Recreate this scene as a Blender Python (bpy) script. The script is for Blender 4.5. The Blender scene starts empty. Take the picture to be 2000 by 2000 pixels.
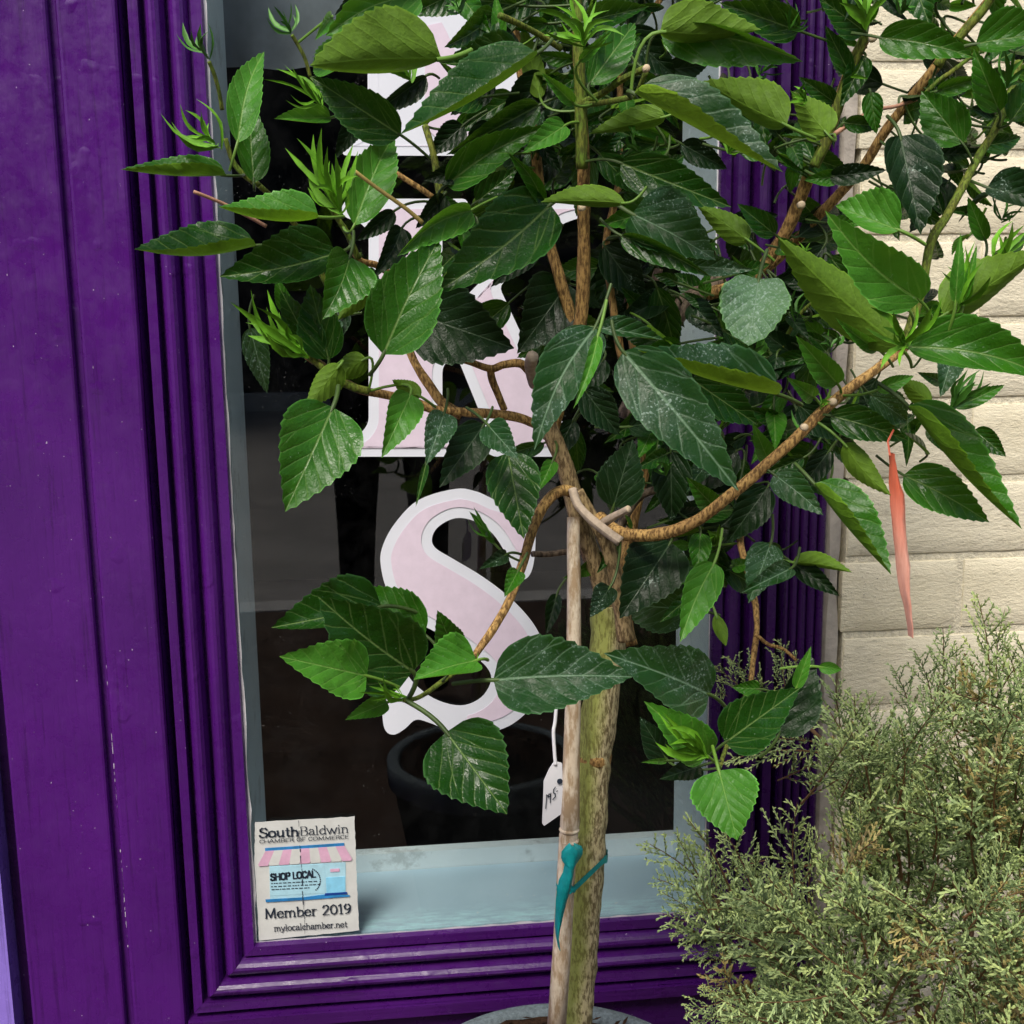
import bpy, bmesh, math, random
from mathutils import Vector, Matrix, noise
import numpy as np
rnd = random.Random(7)
R = math.radians
C = bpy.context.scene.collection
# ------------------------------------------------------------------ camera
F = 2200.0                      # focal length in pixels of the 2000 px wide photograph
CAM = Vector((0, -1.36, 1.05))
def rot(p, y, r):
    R0 = Matrix(((1, 0, 0), (0, 0, -1), (0, 1, 0)))
    return Matrix.Rotation(y, 3, 'Z') @ R0 @ Matrix.Rotation(p, 3, 'X') @ Matrix.Rotation(r, 3, 'Z')
ROT = rot(R(-9.833), R(-6.129), R(-0.719))
cam = bpy.data.cameras.new('camera'); co = bpy.data.objects.new('camera', cam); C.objects.link(co)
cam.sensor_width = 36; cam.lens = F / 2000 * 36; cam.clip_end = 500; cam.clip_start = 0.02
co.matrix_world = Matrix.Translation(CAM) @ ROT.to_4x4()
bpy.context.scene.camera = co
# ------------------------------------------------------------------ light
SUN_EL, SUN_AZ = R(54), R(206)          # azimuth clockwise from +Y: behind and left of the camera
w = bpy.data.worlds.new('World'); bpy.context.scene.world = w; w.use_nodes = True
nt = w.node_tree; nt.nodes.clear()
sky = nt.nodes.new('ShaderNodeTexSky'); sky.sky_type = 'NISHITA'; sky.sun_disc = False
sky.sun_elevation = SUN_EL; sky.sun_rotation = SUN_AZ; sky.dust_density = 4; sky.air_density = 1.2; sky.ozone_density = .6
bg = nt.nodes.new('ShaderNodeBackground'); bg.inputs[1].default_value = 0.072
wo = nt.nodes.new('ShaderNodeOutputWorld')
nt.links.new(sky.outputs[0], bg.inputs[0]); nt.links.new(bg.outputs[0], wo.inputs[0])
sl = bpy.data.lights.new('sun', 'SUN'); sl.energy = 1.5; sl.angle = R(20); sl.color = (1, .95, .87)
so = bpy.data.objects.new('sun', sl); C.objects.link(so)
sd = Vector((math.sin(SUN_AZ) * math.cos(SUN_EL), math.cos(SUN_AZ) * math.cos(SUN_EL), math.sin(SUN_EL)))
so.rotation_euler = sd.to_track_quat('Z', 'Y').to_euler()
vs = bpy.context.scene.view_settings
vs.view_transform = 'Standard'; vs.look = 'None'; vs.exposure = 1.05; vs.gamma = 1; vs.use_curve_mapping = False

cy = bpy.context.scene.cycles; cy.max_bounces = 7; cy.diffuse_bounces = 3; cy.glossy_bounces = 3; cy.transparent_max_bounces = 10
# ------------------------------------------------------------------ helpers
def P(px, py, Y=0.0):
    """point of the world where the ray through photograph pixel meets the plane y = Y"""
    d = ROT @ Vector(((px - 1000) / F, -(py - 1000) / F, -1))
    t = (Y - CAM.y) / d.y
    return CAM + d * t
def mpp(px, py, Y):            # metres per pixel there
    return (P(px + 1, py, Y) - P(px, py, Y)).length
def tag(o, label=None, cat=None, group=None, kind=None):
    if label: o['label'] = label
    if cat: o['category'] = cat
    if group: o['group'] = group
    if kind: o['kind'] = kind
    return o
def empty(name, loc, label, cat, group=None):
    o = bpy.data.objects.new(name, None); C.objects.link(o); o.location = loc; o.empty_display_size = .05
    return tag(o, label, cat, group)
def link(name, verts, faces, mats, parent=None, smooth=False, uvs=None, midx=None, uv2=None):
    me = bpy.data.meshes.new(name)
    off = parent.location if parent and parent.type == 'EMPTY' else Vector((0, 0, 0))
    if parent and parent.type == 'MESH': off = Vector(parent.get('_off', (0, 0, 0)))
    me.from_pydata([tuple(Vector(v) - off) for v in verts], [], faces)
    for m in (mats if isinstance(mats, (list, tuple)) else [mats]): me.materials.append(m)
    if midx: me.polygons.foreach_set('material_index', midx)
    if smooth: me.polygons.foreach_set('use_smooth', [True] * len(me.polygons))
    if uvs:
        ul = me.uv_layers.new(name='UVMap')
        for l in me.loops: ul.data[l.index].uv = uvs[l.vertex_index]
    if uv2:
        ul = me.uv_layers.new(name='margin')
        for l in me.loops: ul.data[l.index].uv = (uv2[l.vertex_index], 0)
    me.update()
    o = bpy.data.objects.new(name, me); C.objects.link(o)
    if parent:
        o.parent = parent
    o['_off'] = tuple(off)
    return o
class MB:
    def __init__(s): s.v = []; s.f = []; s.uv = []; s.mi = []
    def quad(s, a, b, c, d, mi=0):
        n = len(s.v); s.v += [a, b, c, d]; s.uv += [(0, 0), (1, 0), (1, 1), (0, 1)]; s.f.append((n, n + 1, n + 2, n + 3)); s.mi.append(mi)
    def box(s, x0, x1, y0, y1, z0, z1, mi=0):
        n = len(s.v)
        s.v += [Vector(p) for p in ((x0, y0, z0), (x1, y0, z0), (x1, y1, z0), (x0, y1, z0), (x0, y0, z1), (x1, y0, z1), (x1, y1, z1), (x0, y1, z1))]
        s.uv += [(0, 0)] * 8
        for f in ((0, 3, 2, 1), (4, 5, 6, 7), (0, 1, 5, 4), (1, 2, 6, 5), (2, 3, 7, 6), (3, 0, 4, 7)):
            s.f.append(tuple(n + i for i in f)); s.mi.append(mi)
    def tube(s, pts, rad, n=8, mi=0, cap=True, jit=0.0):
        """pts world points, rad radius per point"""
        b0 = len(s.v); L = 0; up = None
        for i, p in enumerate(pts):
            p = Vector(p)
            t = (Vector(pts[min(i + 1, len(pts) - 1)]) - Vector(pts[max(i - 1, 0)])).normalized()
            if up is None:
                up = t.orthogonal().normalized()
            up = (up - t * up.dot(t)).normalized(); sd_ = t.cross(up)
            if i: L += (p - Vector(pts[i - 1])).length
            r = rad[i] if isinstance(rad, (list, tuple)) else rad
            for k in range(n + 1):
                a = 2 * math.pi * (k % n) / n
                rr = r * (1 + (jit * noise.noise(Vector((math.cos(a) * 1.3, math.sin(a) * 1.3, L * 60))) if jit else 0))
                s.v.append(p + (up * math.cos(a) + sd_ * math.sin(a)) * rr); s.uv.append((k / n * 2 * math.pi * r, L))
        for i in range(len(pts) - 1):
            for k in range(n):
                a = b0 + i * (n + 1) + k
                s.f.append((a, a + 1, a + n + 2, a + n + 1)); s.mi.append(mi)
        if cap:
            s.f.append(tuple(b0 + k for k in range(n))[::-1]); s.mi.append(mi)
            e = b0 + (len(pts) - 1) * (n + 1)
            s.f.append(tuple(e + k for k in range(n))); s.mi.append(mi)
    def build(s, name, mats, parent=None, smooth=False):
        return link(name, s.v, s.f, mats, parent, smooth, s.uv, s.mi)
def catmull(pts, n=5):
    out = []; m = len(pts); T = lambda p: p if isinstance(p, Vector) else Vector(p)
    for i in range(m - 1):
        p0, p1, p2, p3 = T(pts[max(i - 1, 0)]), T(pts[i]), T(pts[i + 1]), T(pts[min(i + 2, m - 1)])
        for k in range(n):
            t = k / n
            out.append(.5 * ((2 * p1) + (p2 - p0) * t + (2 * p0 - 5 * p1 + 4 * p2 - p3) * t * t + (3 * p1 - p0 - 3 * p2 + p3) * t ** 3))
    out.append(T(pts[-1])); return out

# ------------------------------------------------------------------ materials
def mat(name):
    m = bpy.data.materials.new(name); m.use_nodes = True
    n = m.node_tree; b = n.nodes['Principled BSDF']
    return m, n, b
class N:
    """tiny node helper"""
    def __init__(s, nt): s.nt = nt
    def n(s, t, **k):
        x = s.nt.nodes.new(t)
        for a, v in k.items(): setattr(x, a, v)
        return x
    def l(s, a, b): s.nt.links.new(a, b)
    def m(s, op, a, b=None, c=None, clamp=False):
        x = s.n('ShaderNodeMath', operation=op, use_clamp=clamp)
        for i, v in enumerate((a, b, c)):
            if v is None: continue
            if isinstance(v, (int, float)): x.inputs[i].default_value = v
            else: s.l(v, x.inputs[i])
        return x.outputs[0]
    def mix(s, f, a, b, bt='MIX'):
        x = s.n('ShaderNodeMix', data_type='RGBA', blend_type=bt)
        for i, v in ((0, f), (6, a), (7, b)):
            if isinstance(v, (int, float)): x.inputs[i].default_value = v
            elif isinstance(v, tuple): x.inputs[i].default_value = (*v, 1)
            else: s.l(v, x.inputs[i])
        return x.outputs[2]
    def noise(s, vec, sc, det=3, rough=.5, scale3=None):
        if scale3:
            mp = s.n('ShaderNodeMapping'); mp.inputs['Scale'].default_value = scale3; s.l(vec, mp.inputs[0]); vec = mp.outputs[0]
        x = s.n('ShaderNodeTexNoise'); x.inputs['Scale'].default_value = sc; x.inputs['Detail'].default_value = det; x.inputs['Roughness'].default_value = rough
        s.l(vec, x.inputs['Vector']); return x.outputs[0]
    def ramp(s, v, a, b, lo=0.0, hi=1.0):
        x = s.n('ShaderNodeMapRange'); x.inputs[1].default_value = a; x.inputs[2].default_value = b
        x.inputs[3].default_value = lo; x.inputs[4].default_value = hi; s.l(v, x.inputs[0]); return x.outputs[0]
    def bump(s, h, st, dist, nrm=None):
        x = s.n('ShaderNodeBump'); x.inputs['Strength'].default_value = st; x.inputs['Distance'].default_value = dist
        s.l(h, x.inputs['Height'])
        if nrm: s.l(nrm, x.inputs['Normal'])
        return x.outputs[0]
    def pos(s): return s.n('ShaderNodeNewGeometry').outputs['Position']

def paint_mat(name, col, col2, rough=.27, spec=.5, grain=(60, 60, 2.2), chips=True, gst=.5):
    m, nt, b = mat(name); h = N(nt); p = h.pos()
    g = h.noise(p, 3, 7, .7, grain)
    big = h.noise(p, 7, 3, .5)
    c = h.mix(h.ramp(big, .35, .65), col, col2)
    c = h.mix(h.m('MULTIPLY', h.ramp(g, .36, .44, 1, 0), .45), c, tuple(x * .35 for x in col))
    if chips:
        ch = h.noise(p, 230, 2, .5); ch = h.ramp(ch, .765, .785)
        c = h.mix(h.m('MULTIPLY', ch, .8), c, (.55, .5, .62))
        dirt = h.noise(p, 38, 5, .7); c = h.mix(h.m('MULTIPLY', h.ramp(dirt, .62, .8), .08), c, (.22, .17, .26))
    h.l(c, b.inputs['Base Color'])
    r = h.ramp(h.noise(p, 45, 4, .6), .3, .7, rough - .1, rough + .18); h.l(r, b.inputs['Roughness'])
    b.inputs['Specular IOR Level'].default_value = spec
    n1 = h.bump(g, gst, .0018)
    n2 = h.bump(h.noise(p, 90, 3, .5), .35, .0012, n1)
    lump = h.noise(p, 26, 2, .4); n3 = h.bump(h.ramp(lump, .66, .74), .5, .0012, n2)
    h.l(n3, b.inputs['Normal'])
    return m
M = {}
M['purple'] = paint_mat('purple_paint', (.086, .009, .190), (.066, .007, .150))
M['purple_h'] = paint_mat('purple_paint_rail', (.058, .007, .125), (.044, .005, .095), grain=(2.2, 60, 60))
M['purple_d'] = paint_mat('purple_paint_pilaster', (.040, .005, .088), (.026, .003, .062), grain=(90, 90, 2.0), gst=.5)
M['lavender'] = paint_mat('lavender_paint', (.30, .20, .72), (.27, .18, .66), chips=False)
M['blue'] = paint_mat('pale_blue_paint', (.80, .86, .88), (.70, .78, .82), rough=.6, spec=.3, grain=(5, 5, 5), chips=False, gst=.1)
# worn pale blue sill: pale scrubbed patches near the glass
m, nt, b = mat('worn_sill_paint'); h = N(nt); p = h.pos()
sx = h.n('ShaderNodeSeparateXYZ'); h.l(p, sx.inputs[0])
near = h.ramp(h.m('ADD', sx.outputs[1], h.m('MULTIPLY', h.noise(p, 25, 4, .6), .08)), .055, .10, 1, 0)
scr = h.ramp(h.noise(p, 30, 5, .7, (1, 4, 1)), .4, .6)
c = h.mix(h.ramp(h.noise(p, 9, 3, .5), .3, .7), (.50, .64, .74), (.42, .56, .66))
c = h.mix(h.m('MULTIPLY', h.m('MULTIPLY', near, scr), .8), c, (.62, .92, .96))
c = h.mix(h.ramp(h.noise(p, 160, 2, .5), .72, .76), c, (.7, .75, .75))
h.l(c, b.inputs['Base Color']); b.inputs['Roughness'].default_value = .6; M['sill'] = m
def simple(name, col, rough=.6, spec=.4, var=.15, sc=40, bst=.2, bd=.001, metal=0):
    m, nt, b = mat(name); h = N(nt); p = h.pos()
    c = h.mix(h.ramp(h.noise(p, sc, 4, .6), .3, .7), tuple(x * (1 - var) for x in col), tuple(min(1, x * (1 + var)) for x in col))
    h.l(c, b.inputs['Base Color']); b.inputs['Roughness'].default_value = rough; b.inputs['Specular IOR Level'].default_value = spec
    b.inputs['Metallic'].default_value = metal
    if bst: h.l(h.bump(h.noise(p, sc * 3, 4, .6), bst, bd), b.inputs['Normal'])
    return m
M['caulk'] = simple('white_caulk', (.78, .77, .8), .6)
M['strip'] = simple('grey_beige_render', (.42, .38, .33), .85, .2, .25, 30, .5, .003)
M['mortar'] = simple('painted_mortar', (.80, .74, .57), .9, .2, .2, 110, .8, .003)
M['white_vinyl'] = simple('white_vinyl', (.76, .79, .87), .5, .3, .03, 20, 0)
M['pink_vinyl'] = simple('pink_vinyl', (.76, .65, .77), .55, .3, .05, 60, 0)
M['paper'] = simple('sticker_paper', (.66, .68, .66), .55, .3, .07, 60, .1)
M['ink'] = simple('dark_ink', (.02, .03, .05), .6, .3, .1, 40, 0)
M['sky_ink'] = simple('light_blue_ink', (.25, .62, .85), .6, .3, .12, 90, 0)
M['pale_ink'] = simple('pale_blue_ink', (.42, .70, .82), .6, .3, .1, 90, 0)
M['blue_ink'] = simple('blue_ink', (.03, .22, .52), .6, .3, .3, 60, 0)
M['navy_ink'] = simple('navy_ink', (.01, .05, .28), .6, .3, .2, 40, 0)
M['pink_ink'] = simple('pink_ink', (.70, .42, .58), .6, .3, .1, 90, 0)
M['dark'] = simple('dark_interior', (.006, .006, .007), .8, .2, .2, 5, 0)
M['shade'] = simple('grey_shade_cloth', (.30, .32, .34), .8, .1, .35, 9, 0)
M['concrete'] = simple('street_paving', (.30, .28, .26), .9, .2, .2, 2, .3, .01)
M['asphalt'] = simple('asphalt', (.16, .15, .145), .9, .2, .2, 1.3, .3, .01)
M['kerb'] = simple('kerb_stone', (.5, .48, .45), .9, .2, .1, 3, 0)
M['pavers'] = simple('brown_pavers', (.060, .036, .024), .9, .2, .3, 6, .3, .01)
M['facing'] = simple('dark_facade', (.025, .027, .03), .8, .2, .3, .6, 0)
M['tie'] = simple('teal_plastic', (.0, .27, .28), .38, .5, .2, 120, .4, .001)
M['tag'] = simple('white_plastic_tag', (.76, .76, .80), .4, .4, .03, 40, 0)
M['pot'] = simple('grey_pot', (.15, .19, .21), .75, .3, .35, 260, .8, .003)
M['pot_dark'] = simple('dark_pot_body', (.008, .009, .010), .8, .2, .3, 60, .2)
M['soil'] = simple('potting_soil', (.045, .025, .015), .95, .1, .5, 180, .9, .006)
M['jeans'] = simple('dark_denim', (.02, .022, .03), .9, .1, .2, 60, 0)
M['shirt'] = simple('dark_shirt', (.012, .012, .014), .9, .1, .2, 60, 0)
M['skin'] = simple('skin', (.35, .19, .13), .6, .3, .1, 30, 0)
M['phone'] = simple('phone_black', (.01, .01, .01), .3, .5, .1, 30, 0)
# brick
m, nt, b = mat('cream_painted_brick'); h = N(nt); p = h.pos()
oi = h.n('ShaderNodeObjectInfo')
c = h.mix(h.ramp(h.noise(p, 14, 5, .6), .35, .7), (.90, .83, .63), (.82, .745, .54))
c = h.mix(h.m('MULTIPLY', oi.outputs['Random'], .3), c, (.70, .67, .56))
pits = h.ramp(h.noise(p, 260, 3, .6, (1, 1, 1.8)), .66, .72); c = h.mix(h.m('MULTIPLY', pits, h.ramp(h.noise(p, 18, 3, .5), .45, .62)), c, (.14, .11, .07))
c = h.mix(h.m('MULTIPLY', h.ramp(h.noise(p, 34, 6, .7, (1, 1, 3)), .60, .66), .35), c, (.28, .24, .16))
h.l(c, b.inputs['Base Color']); b.inputs['Roughness'].default_value = .75; b.inputs['Specular IOR Level'].default_value = .25
n1 = h.bump(h.noise(p, 70, 6, .7, (1, 1, 2.4)), .8, .0025); n2 = h.bump(h.noise(p, 260, 3, .6, (1, 1, 1.8)), .5, .0015, n1)
h.l(n2, b.inputs['Normal']); M['brick'] = m
# window glass: thin pane
m, nt, b = mat('window_glass'); h = N(nt)
for x in list(nt.nodes):
    if x.type != 'OUTPUT_MATERIAL': nt.nodes.remove(x)
out = nt.nodes['Material Output']; tr = h.n('ShaderNodeBsdfTransparent'); tr.inputs[0].default_value = (.9, .93, .93, 1)
gl = h.n('ShaderNodeBsdfGlossy'); gl.inputs['Roughness'].default_value = .015
df = h.n('ShaderNodeBsdfDiffuse'); df.inputs[0].default_value = (.55, .55, .55, 1)
p = h.pos(); lw = h.n('ShaderNodeLayerWeight'); lw.inputs[0].default_value = .5; frv = h.m('ADD', .052, h.m('MULTIPLY', h.m('POWER', lw.outputs['Facing'], 5), .9))
mx = h.n('ShaderNodeMixShader'); h.l(frv, mx.inputs[0]); h.l(tr.outputs[0], mx.inputs[1]); h.l(gl.outputs[0], mx.inputs[2])
sp = h.m('MULTIPLY', h.ramp(h.noise(p, 420, 2, .5), .71, .76), h.ramp(h.noise(p, 12, 3, .6), .52, .66))
haze_ = h.m('ADD', h.m('MULTIPLY', sp, .55), h.m('MULTIPLY', h.ramp(h.noise(p, 20, 5, .7), .45, .75), .006))
mx2 = h.n('ShaderNodeMixShader'); h.l(haze_, mx2.inputs[0]); h.l(mx.outputs[0], mx2.inputs[1]); h.l(df.outputs[0], mx2.inputs[2])
h.l(mx2.outputs[0], out.inputs[0]); M['glass'] = m
# bark (tube uv: metres around, metres along)
def bark(name, c1, c2, c3, sc=1.0, patch=None, freq=900, bst=.9):
    m, nt, b = mat(name); h = N(nt); uv = h.n('ShaderNodeUVMap').outputs[0]; p = h.pos()
    s1 = h.noise(p, freq, 4, .65, (sc, sc, .28 * sc)); s2 = h.noise(p, 60, 3, .6)
    c = h.mix(h.ramp(s2, .38, .62), c1, c2); c = h.mix(h.m('MULTIPLY', h.ramp(s1, .42, .56, 1, 0), .85), c, c3)
    if patch:
        pch, x0 = patch
        sx = h.n('ShaderNodeSeparateXYZ'); h.l(h.n('ShaderNodeNewGeometry').outputs['Normal'], sx.inputs[0])
        f = h.ramp(h.m('ADD', h.m('MULTIPLY', sx.outputs[0], -1), h.m('MULTIPLY', h.noise(p, 22, 3, .6), .9)), .2, .9)
        c = h.mix(h.m('MULTIPLY', f, .85), c, pch)
        c = h.mix(h.m('MULTIPLY', h.ramp(s1, .40, .52, 1, 0), .5), c, c3)
    h.l(c, b.inputs['Base Color']); b.inputs['Roughness'].default_value = .75; b.inputs['Specular IOR Level'].default_value = .25
    h.l(h.bump(s1, bst, .0015), b.inputs['Normal']); return m
M['trunk'] = bark('hibiscus_trunk_bark', (.58, .50, .30), (.48, .42, .23), (.12, .09, .04), patch=((.33, .38, .08), 0), freq=420)
M['bark'] = bark('brown_branch_bark', (.56, .35, .12), (.42, .25, .09), (.09, .045, .015), freq=480)
M['bark_mid'] = bark('tan_stem_bark', (.46, .34, .18), (.37, .27, .13), (.09, .055, .025), freq=430)
M['bark_g'] = bark('green_branch_bark', (.13, .22, .025), (.18, .20, .03), (.05, .06, .01), freq=500, bst=.5)
M['bark_old'] = bark('grey_branch_bark', (.22, .17, .12), (.15, .11, .08), (.03, .02, .015), freq=260)
M['cut'] = simple('cut_wood', (.62, .50, .34), .7, .2, .15, 300, .3)
M['stub'] = simple('dry_stub_wood', (.42, .34, .26), .8, .2, .25, 200, .4)
M['bamboo'] = bark('bamboo_stake', (.78, .68, .53), (.68, .56, .41), (.40, .27, .15), freq=160, bst=.3)
M['petiole'] = simple('petiole_green', (.12, .24, .03), .5, .4, .2, 80, .1)
M['straw'] = simple('dry_straw', (.50, .38, .12), .6, .3, .15, 80, .1)
M['twig_pink'] = simple('tan_pink_twig', (.46, .25, .17), .6, .3, .15, 120, .2)
# leaves: uv = (lateral / length + .5, axial / length)
def leaf_mat(name, top, top2, under, rough=.32, speck=0.0, vein=(.22, .34, .10), vst=.6, trans=.22, spec=.5):
    m, nt, b = mat(name); h = N(nt); uv = h.n('ShaderNodeUVMap', uv_map='UVMap').outputs[0]
    s = h.n('ShaderNodeSeparateXYZ'); h.l(uv, s.inputs[0])
    u = h.m('ABSOLUTE', h.m('SUBTRACT', s.outputs[0], .5)); v = s.outputs[1]
    p = h.pos(); oi = h.n('ShaderNodeObjectInfo').outputs['Random']
    wob = h.m('MULTIPLY', h.m('SUBTRACT', h.noise(p, 60, 2, .5), .5), .05)
    mid = h.ramp(h.m('ADD', u, h.m('MULTIPLY', v, .006)), .005, .014, 1, 0)
    q = h.m('ADD', h.m('SUBTRACT', v, h.m('MULTIPLY', h.m('POWER', u, .85), 1.15)), wob)
    fr = h.m('ABSOLUTE', h.m('SUBTRACT', h.m('FRACT', h.m('MULTIPLY', q, 5.5)), .5))   # 0 at vein
    lat = h.m('MULTIPLY', h.ramp(fr, .03, .075, 1, 0), h.ramp(q, -.16, -.10))
    bas = h.ramp(h.m('ABSOLUTE', h.m('SUBTRACT', u, h.m('MULTIPLY', h.m('POWER', h.m('MAXIMUM', v, .0001), .8), .42))), .003, .010, 1, 0)
    bas = h.m('MULTIPLY', bas, h.ramp(v, .5, .62, 1, 0))
    vn = h.m('MAXIMUM', h.m('MULTIPLY', h.m('MAXIMUM', lat, bas), h.ramp(h.noise(p, 40, 2, .5), .35, .65, .12, .5)), mid)
    fine = h.n('ShaderNodeTexVoronoi', feature='DISTANCE_TO_EDGE'); fine.inputs['Scale'].default_value = 330; h.l(p, fine.inputs['Vector'])
    c = h.mix(h.ramp(h.noise(p, 30, 3, .6), .35, .65), top, top2)
    c = h.mix(h.m('MULTIPLY', oi, .35), c, tuple(x * .6 for x in top))
    c = h.mix(h.m('MULTIPLY', vn, vst), c, vein)
    un = h.mix(h.ramp(h.noise(p, 220, 3, .6), .35, .65), tuple(x * .8 for x in under), under)
    un = h.mix(h.m('MULTIPLY', vn, .35), un, tuple(min(1, x * 1.7) for x in under))
    if speck:
        n1 = h.ramp(h.noise(p, 520, 3, .6), .60 - .06 * speck, .66)
        n2 = h.ramp(h.noise(p, 24, 4, .6), .60 - .25 * speck, .66 - .1 * speck)
        c = h.mix(h.m('MULTIPLY', h.m('MULTIPLY', n1, n2), .75), c, (.34, .46, .38))
        c = h.mix(h.m('MULTIPLY', n2, .22 * speck), c, (.16, .27, .22))
    else:
        n1 = h.ramp(h.noise(p, 480, 2, .6), .70, .74); c = h.mix(h.m('MULTIPLY', n1, .5), c, (.3, .42, .28))
    e_ = h.n('ShaderNodeUVMap', uv_map='margin'); es = h.n('ShaderNodeSeparateXYZ'); h.l(e_.outputs[0], es.inputs[0])
    mg = h.ramp(es.outputs[0], .93, .985); c = h.mix(h.m('MULTIPLY', mg, .55), c, tuple(min(1, x * 2.2 + .04) for x in top2)); un = h.mix(h.m('MULTIPLY', mg, .5), un, tuple(min(1, x * 1.8) for x in under))  # pale margins: light caught along the leaf edge put into the colour
    bf = h.n('ShaderNodeNewGeometry').outputs['Backfacing']
    col = h.mix(bf, c, un)
    h.l(col, b.inputs['Base Color'])
    rr = h.m('ADD', h.m('MULTIPLY', bf, .3), h.ramp(h.noise(p, 70, 3, .6), .3, .7, rough - .12, rough + .14)); h.l(rr, b.inputs['Roughness'])
    b.inputs['Specular IOR Level'].default_value = spec
    # quilting between the veins
    quilt = h.m('SQRT', h.m('MULTIPLY', fr, 2)); quilt = h.m('SUBTRACT', quilt, h.m('MULTIPLY', vn, .6))
    n_a = h.bump(quilt, .35, .0018); n_b = h.bump(fine.outputs[0], .22, .0012, n_a); n_c = h.bump(h.noise(p, 90, 3, .6), .35, .003, n_b)
    h.l(n_c, b.inputs['Normal'])
    ts = h.n('ShaderNodeBsdfTranslucent'); h.l(h.mix(.5, col, tuple(min(1, x * 1.5) for x in under)), ts.inputs[0])
    ms = h.n('ShaderNodeMixShader'); ms.inputs[0].default_value = trans
    out = nt.nodes['Material Output']; h.l(b.outputs[0], ms.inputs[1]); h.l(ts.outputs[0], ms.inputs[2]); h.l(ms.outputs[0], out.inputs[0])
    return m
LM = {
 'd': leaf_mat('leaf_dark_glossy', (.008, .050, .004), (.012, .068, .006), (.10, .22, .010), rough=.30, spec=.28),
 'm': leaf_mat('leaf_mid_green', (.022, .112, .005), (.034, .155, .007), (.11, .24, .010), rough=.34, spec=.3),
 'b': leaf_mat('leaf_bright_young', (.045, .200, .014), (.070, .260, .022), (.16, .34, .014), rough=.42, spec=.3, vein=(.3, .5, .12), trans=.3, vst=.5),
 'y': leaf_mat('leaf_olive_underside', (.03, .10, .010), (.04, .12, .012), (.125, .25, .012), rough=.45, trans=.3),
 's': leaf_mat('leaf_dusty', (.007, .046, .008), (.012, .062, .012), (.17, .31, .016), rough=.42, spec=.25, speck=.6, vein=(.22, .36, .22)),
 'k': leaf_mat('leaf_shaded_blackish', (.004, .020, .003), (.007, .030, .005), (.04, .07, .015), rough=.4, spec=.25, speck=.15, vein=(.08, .13, .07), trans=.1),  # near black leaves: shade within the crown put into the colour
 'g': leaf_mat('leaf_grey_mildewed', (.04, .13, .025), (.07, .18, .04), (.2, .28, .1), rough=.6, speck=1.3, vein=(.2, .3, .2)),
}
M['petiole_d'] = simple('petiole_shaded', (.045, .085, .015), .5, .4, .3, 80, .1)
PT = {k: (M['petiole'] if k in 'by' else M['petiole_d']) for k in 'dmbyskg'}
M['shoot'] = simple('young_shoot_green', (.11, .30, .012), .6, .3, .45, 60, .2)
M['shoot2'] = simple('green_bud', (.06, .20, .02), .5, .4, .3, 60, .2)

# ------------------------------------------------------------------ setting: ground, street, far side
def plane_obj(name, x0, x1, y0, y1, z, m, label=None):
    b = MB(); b.quad(Vector((x0, y0, z)), Vector((x1, y0, z)), Vector((x1, y1, z)), Vector((x0, y1, z)))
    o = b.build(name, m); tag(o, kind='structure'); return o
plane_obj('ground', -200, 200, -200, 200, -.16, M['asphalt'])
b = MB(); b.box(-30, 30, -2.7, -.02, -.12, 0); tag(b.build('pavement', M['pavers']), kind='structure')
b = MB(); b.box(-30, 30, -2.85, -2.702, -.12, .004); tag(b.build('kerb', M['kerb']), kind='structure')
plane_obj('road', -60, 60, -13.2, -2.86, -.10, M['concrete'])
b = MB(); b.box(-60, 60, -13.9, -13.22, -.1, .10); tag(b.build('far_kerb', M['kerb']), kind='structure')
b = MB(); b.box(-60, 60, -30, -14.3, -.1, 6.5); o = b.build('far_building', M['facing']); tag(o, 'dark low building across the street, only reflected in the glass', 'building')

# ------------------------------------------------------------------ shopfront geometry
XL, XR = P(437, 700, 0).x, P(1389, 1000, 0).x
ZB = P(1000, 1803, 0).z; ZT = 2.3
PROF = [(0, -.003), (.0015, -.012), (.013, -.013), (.0145, -.005), (.0165, -.005)]
def bead(s0, s1, base, peak, n=6):
    return [(s0 + (s1 - s0) * k / n, base + (peak - base) * math.sin(math.pi * k / n) ** .6) for k in range(n + 1)]
PROF += bead(.017, .038, -.010, -.022) + [(.0385, .002), (.0415, .002)] + bead(.042, .063, -.012, -.028) + [(.064, .003), (.067, .003), (.0675, -.024), (.078, -.026), (.079, .012), (.0855, .012), (.086, -.030)]
win = empty('shop_window', (XL, 0, ZB), 'purple framed shop window with pink and white letters painted down the dark glass', 'window')
def jamb(side):
    """mitred vertical moulding: swept profile with slightly wavering edges"""
    b = MB(); nz = 40; xg = XL if side < 0 else XR
    for i, (s, y) in enumerate(PROF):
        for k in range(nz + 1):
            z0 = ZB - s; z = z0 + (ZT - z0) * k / nz
            wv = .0007 * noise.noise(Vector((s * 90, z * 5, side)))
            b.v.append(Vector((xg + side * (s + wv), y + wv, z))); b.uv.append((0, 0))
    for i in range(len(PROF) - 1):
        for k in range(nz):
            a = i * (nz + 1) + k; q = (a, a + 1, a + nz + 2, a + nz + 1)
            b.f.append(q if side > 0 else q[::-1]); b.mi.append(0)
    return b
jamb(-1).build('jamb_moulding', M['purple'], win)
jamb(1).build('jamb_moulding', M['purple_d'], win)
b = MB(); nx = 40
for i, (s, y) in enumerate(PROF):
    for k in range(nx + 1):
        x0, x1 = XL - s, XR + s; x = x0 + (x1 - x0) * k / nx
        wv = .0007 * noise.noise(Vector((s * 90, x * 5, 9)))
        b.v.append(Vector((x, y + wv, ZB - s + wv))); b.uv.append((0, 0))
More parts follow.
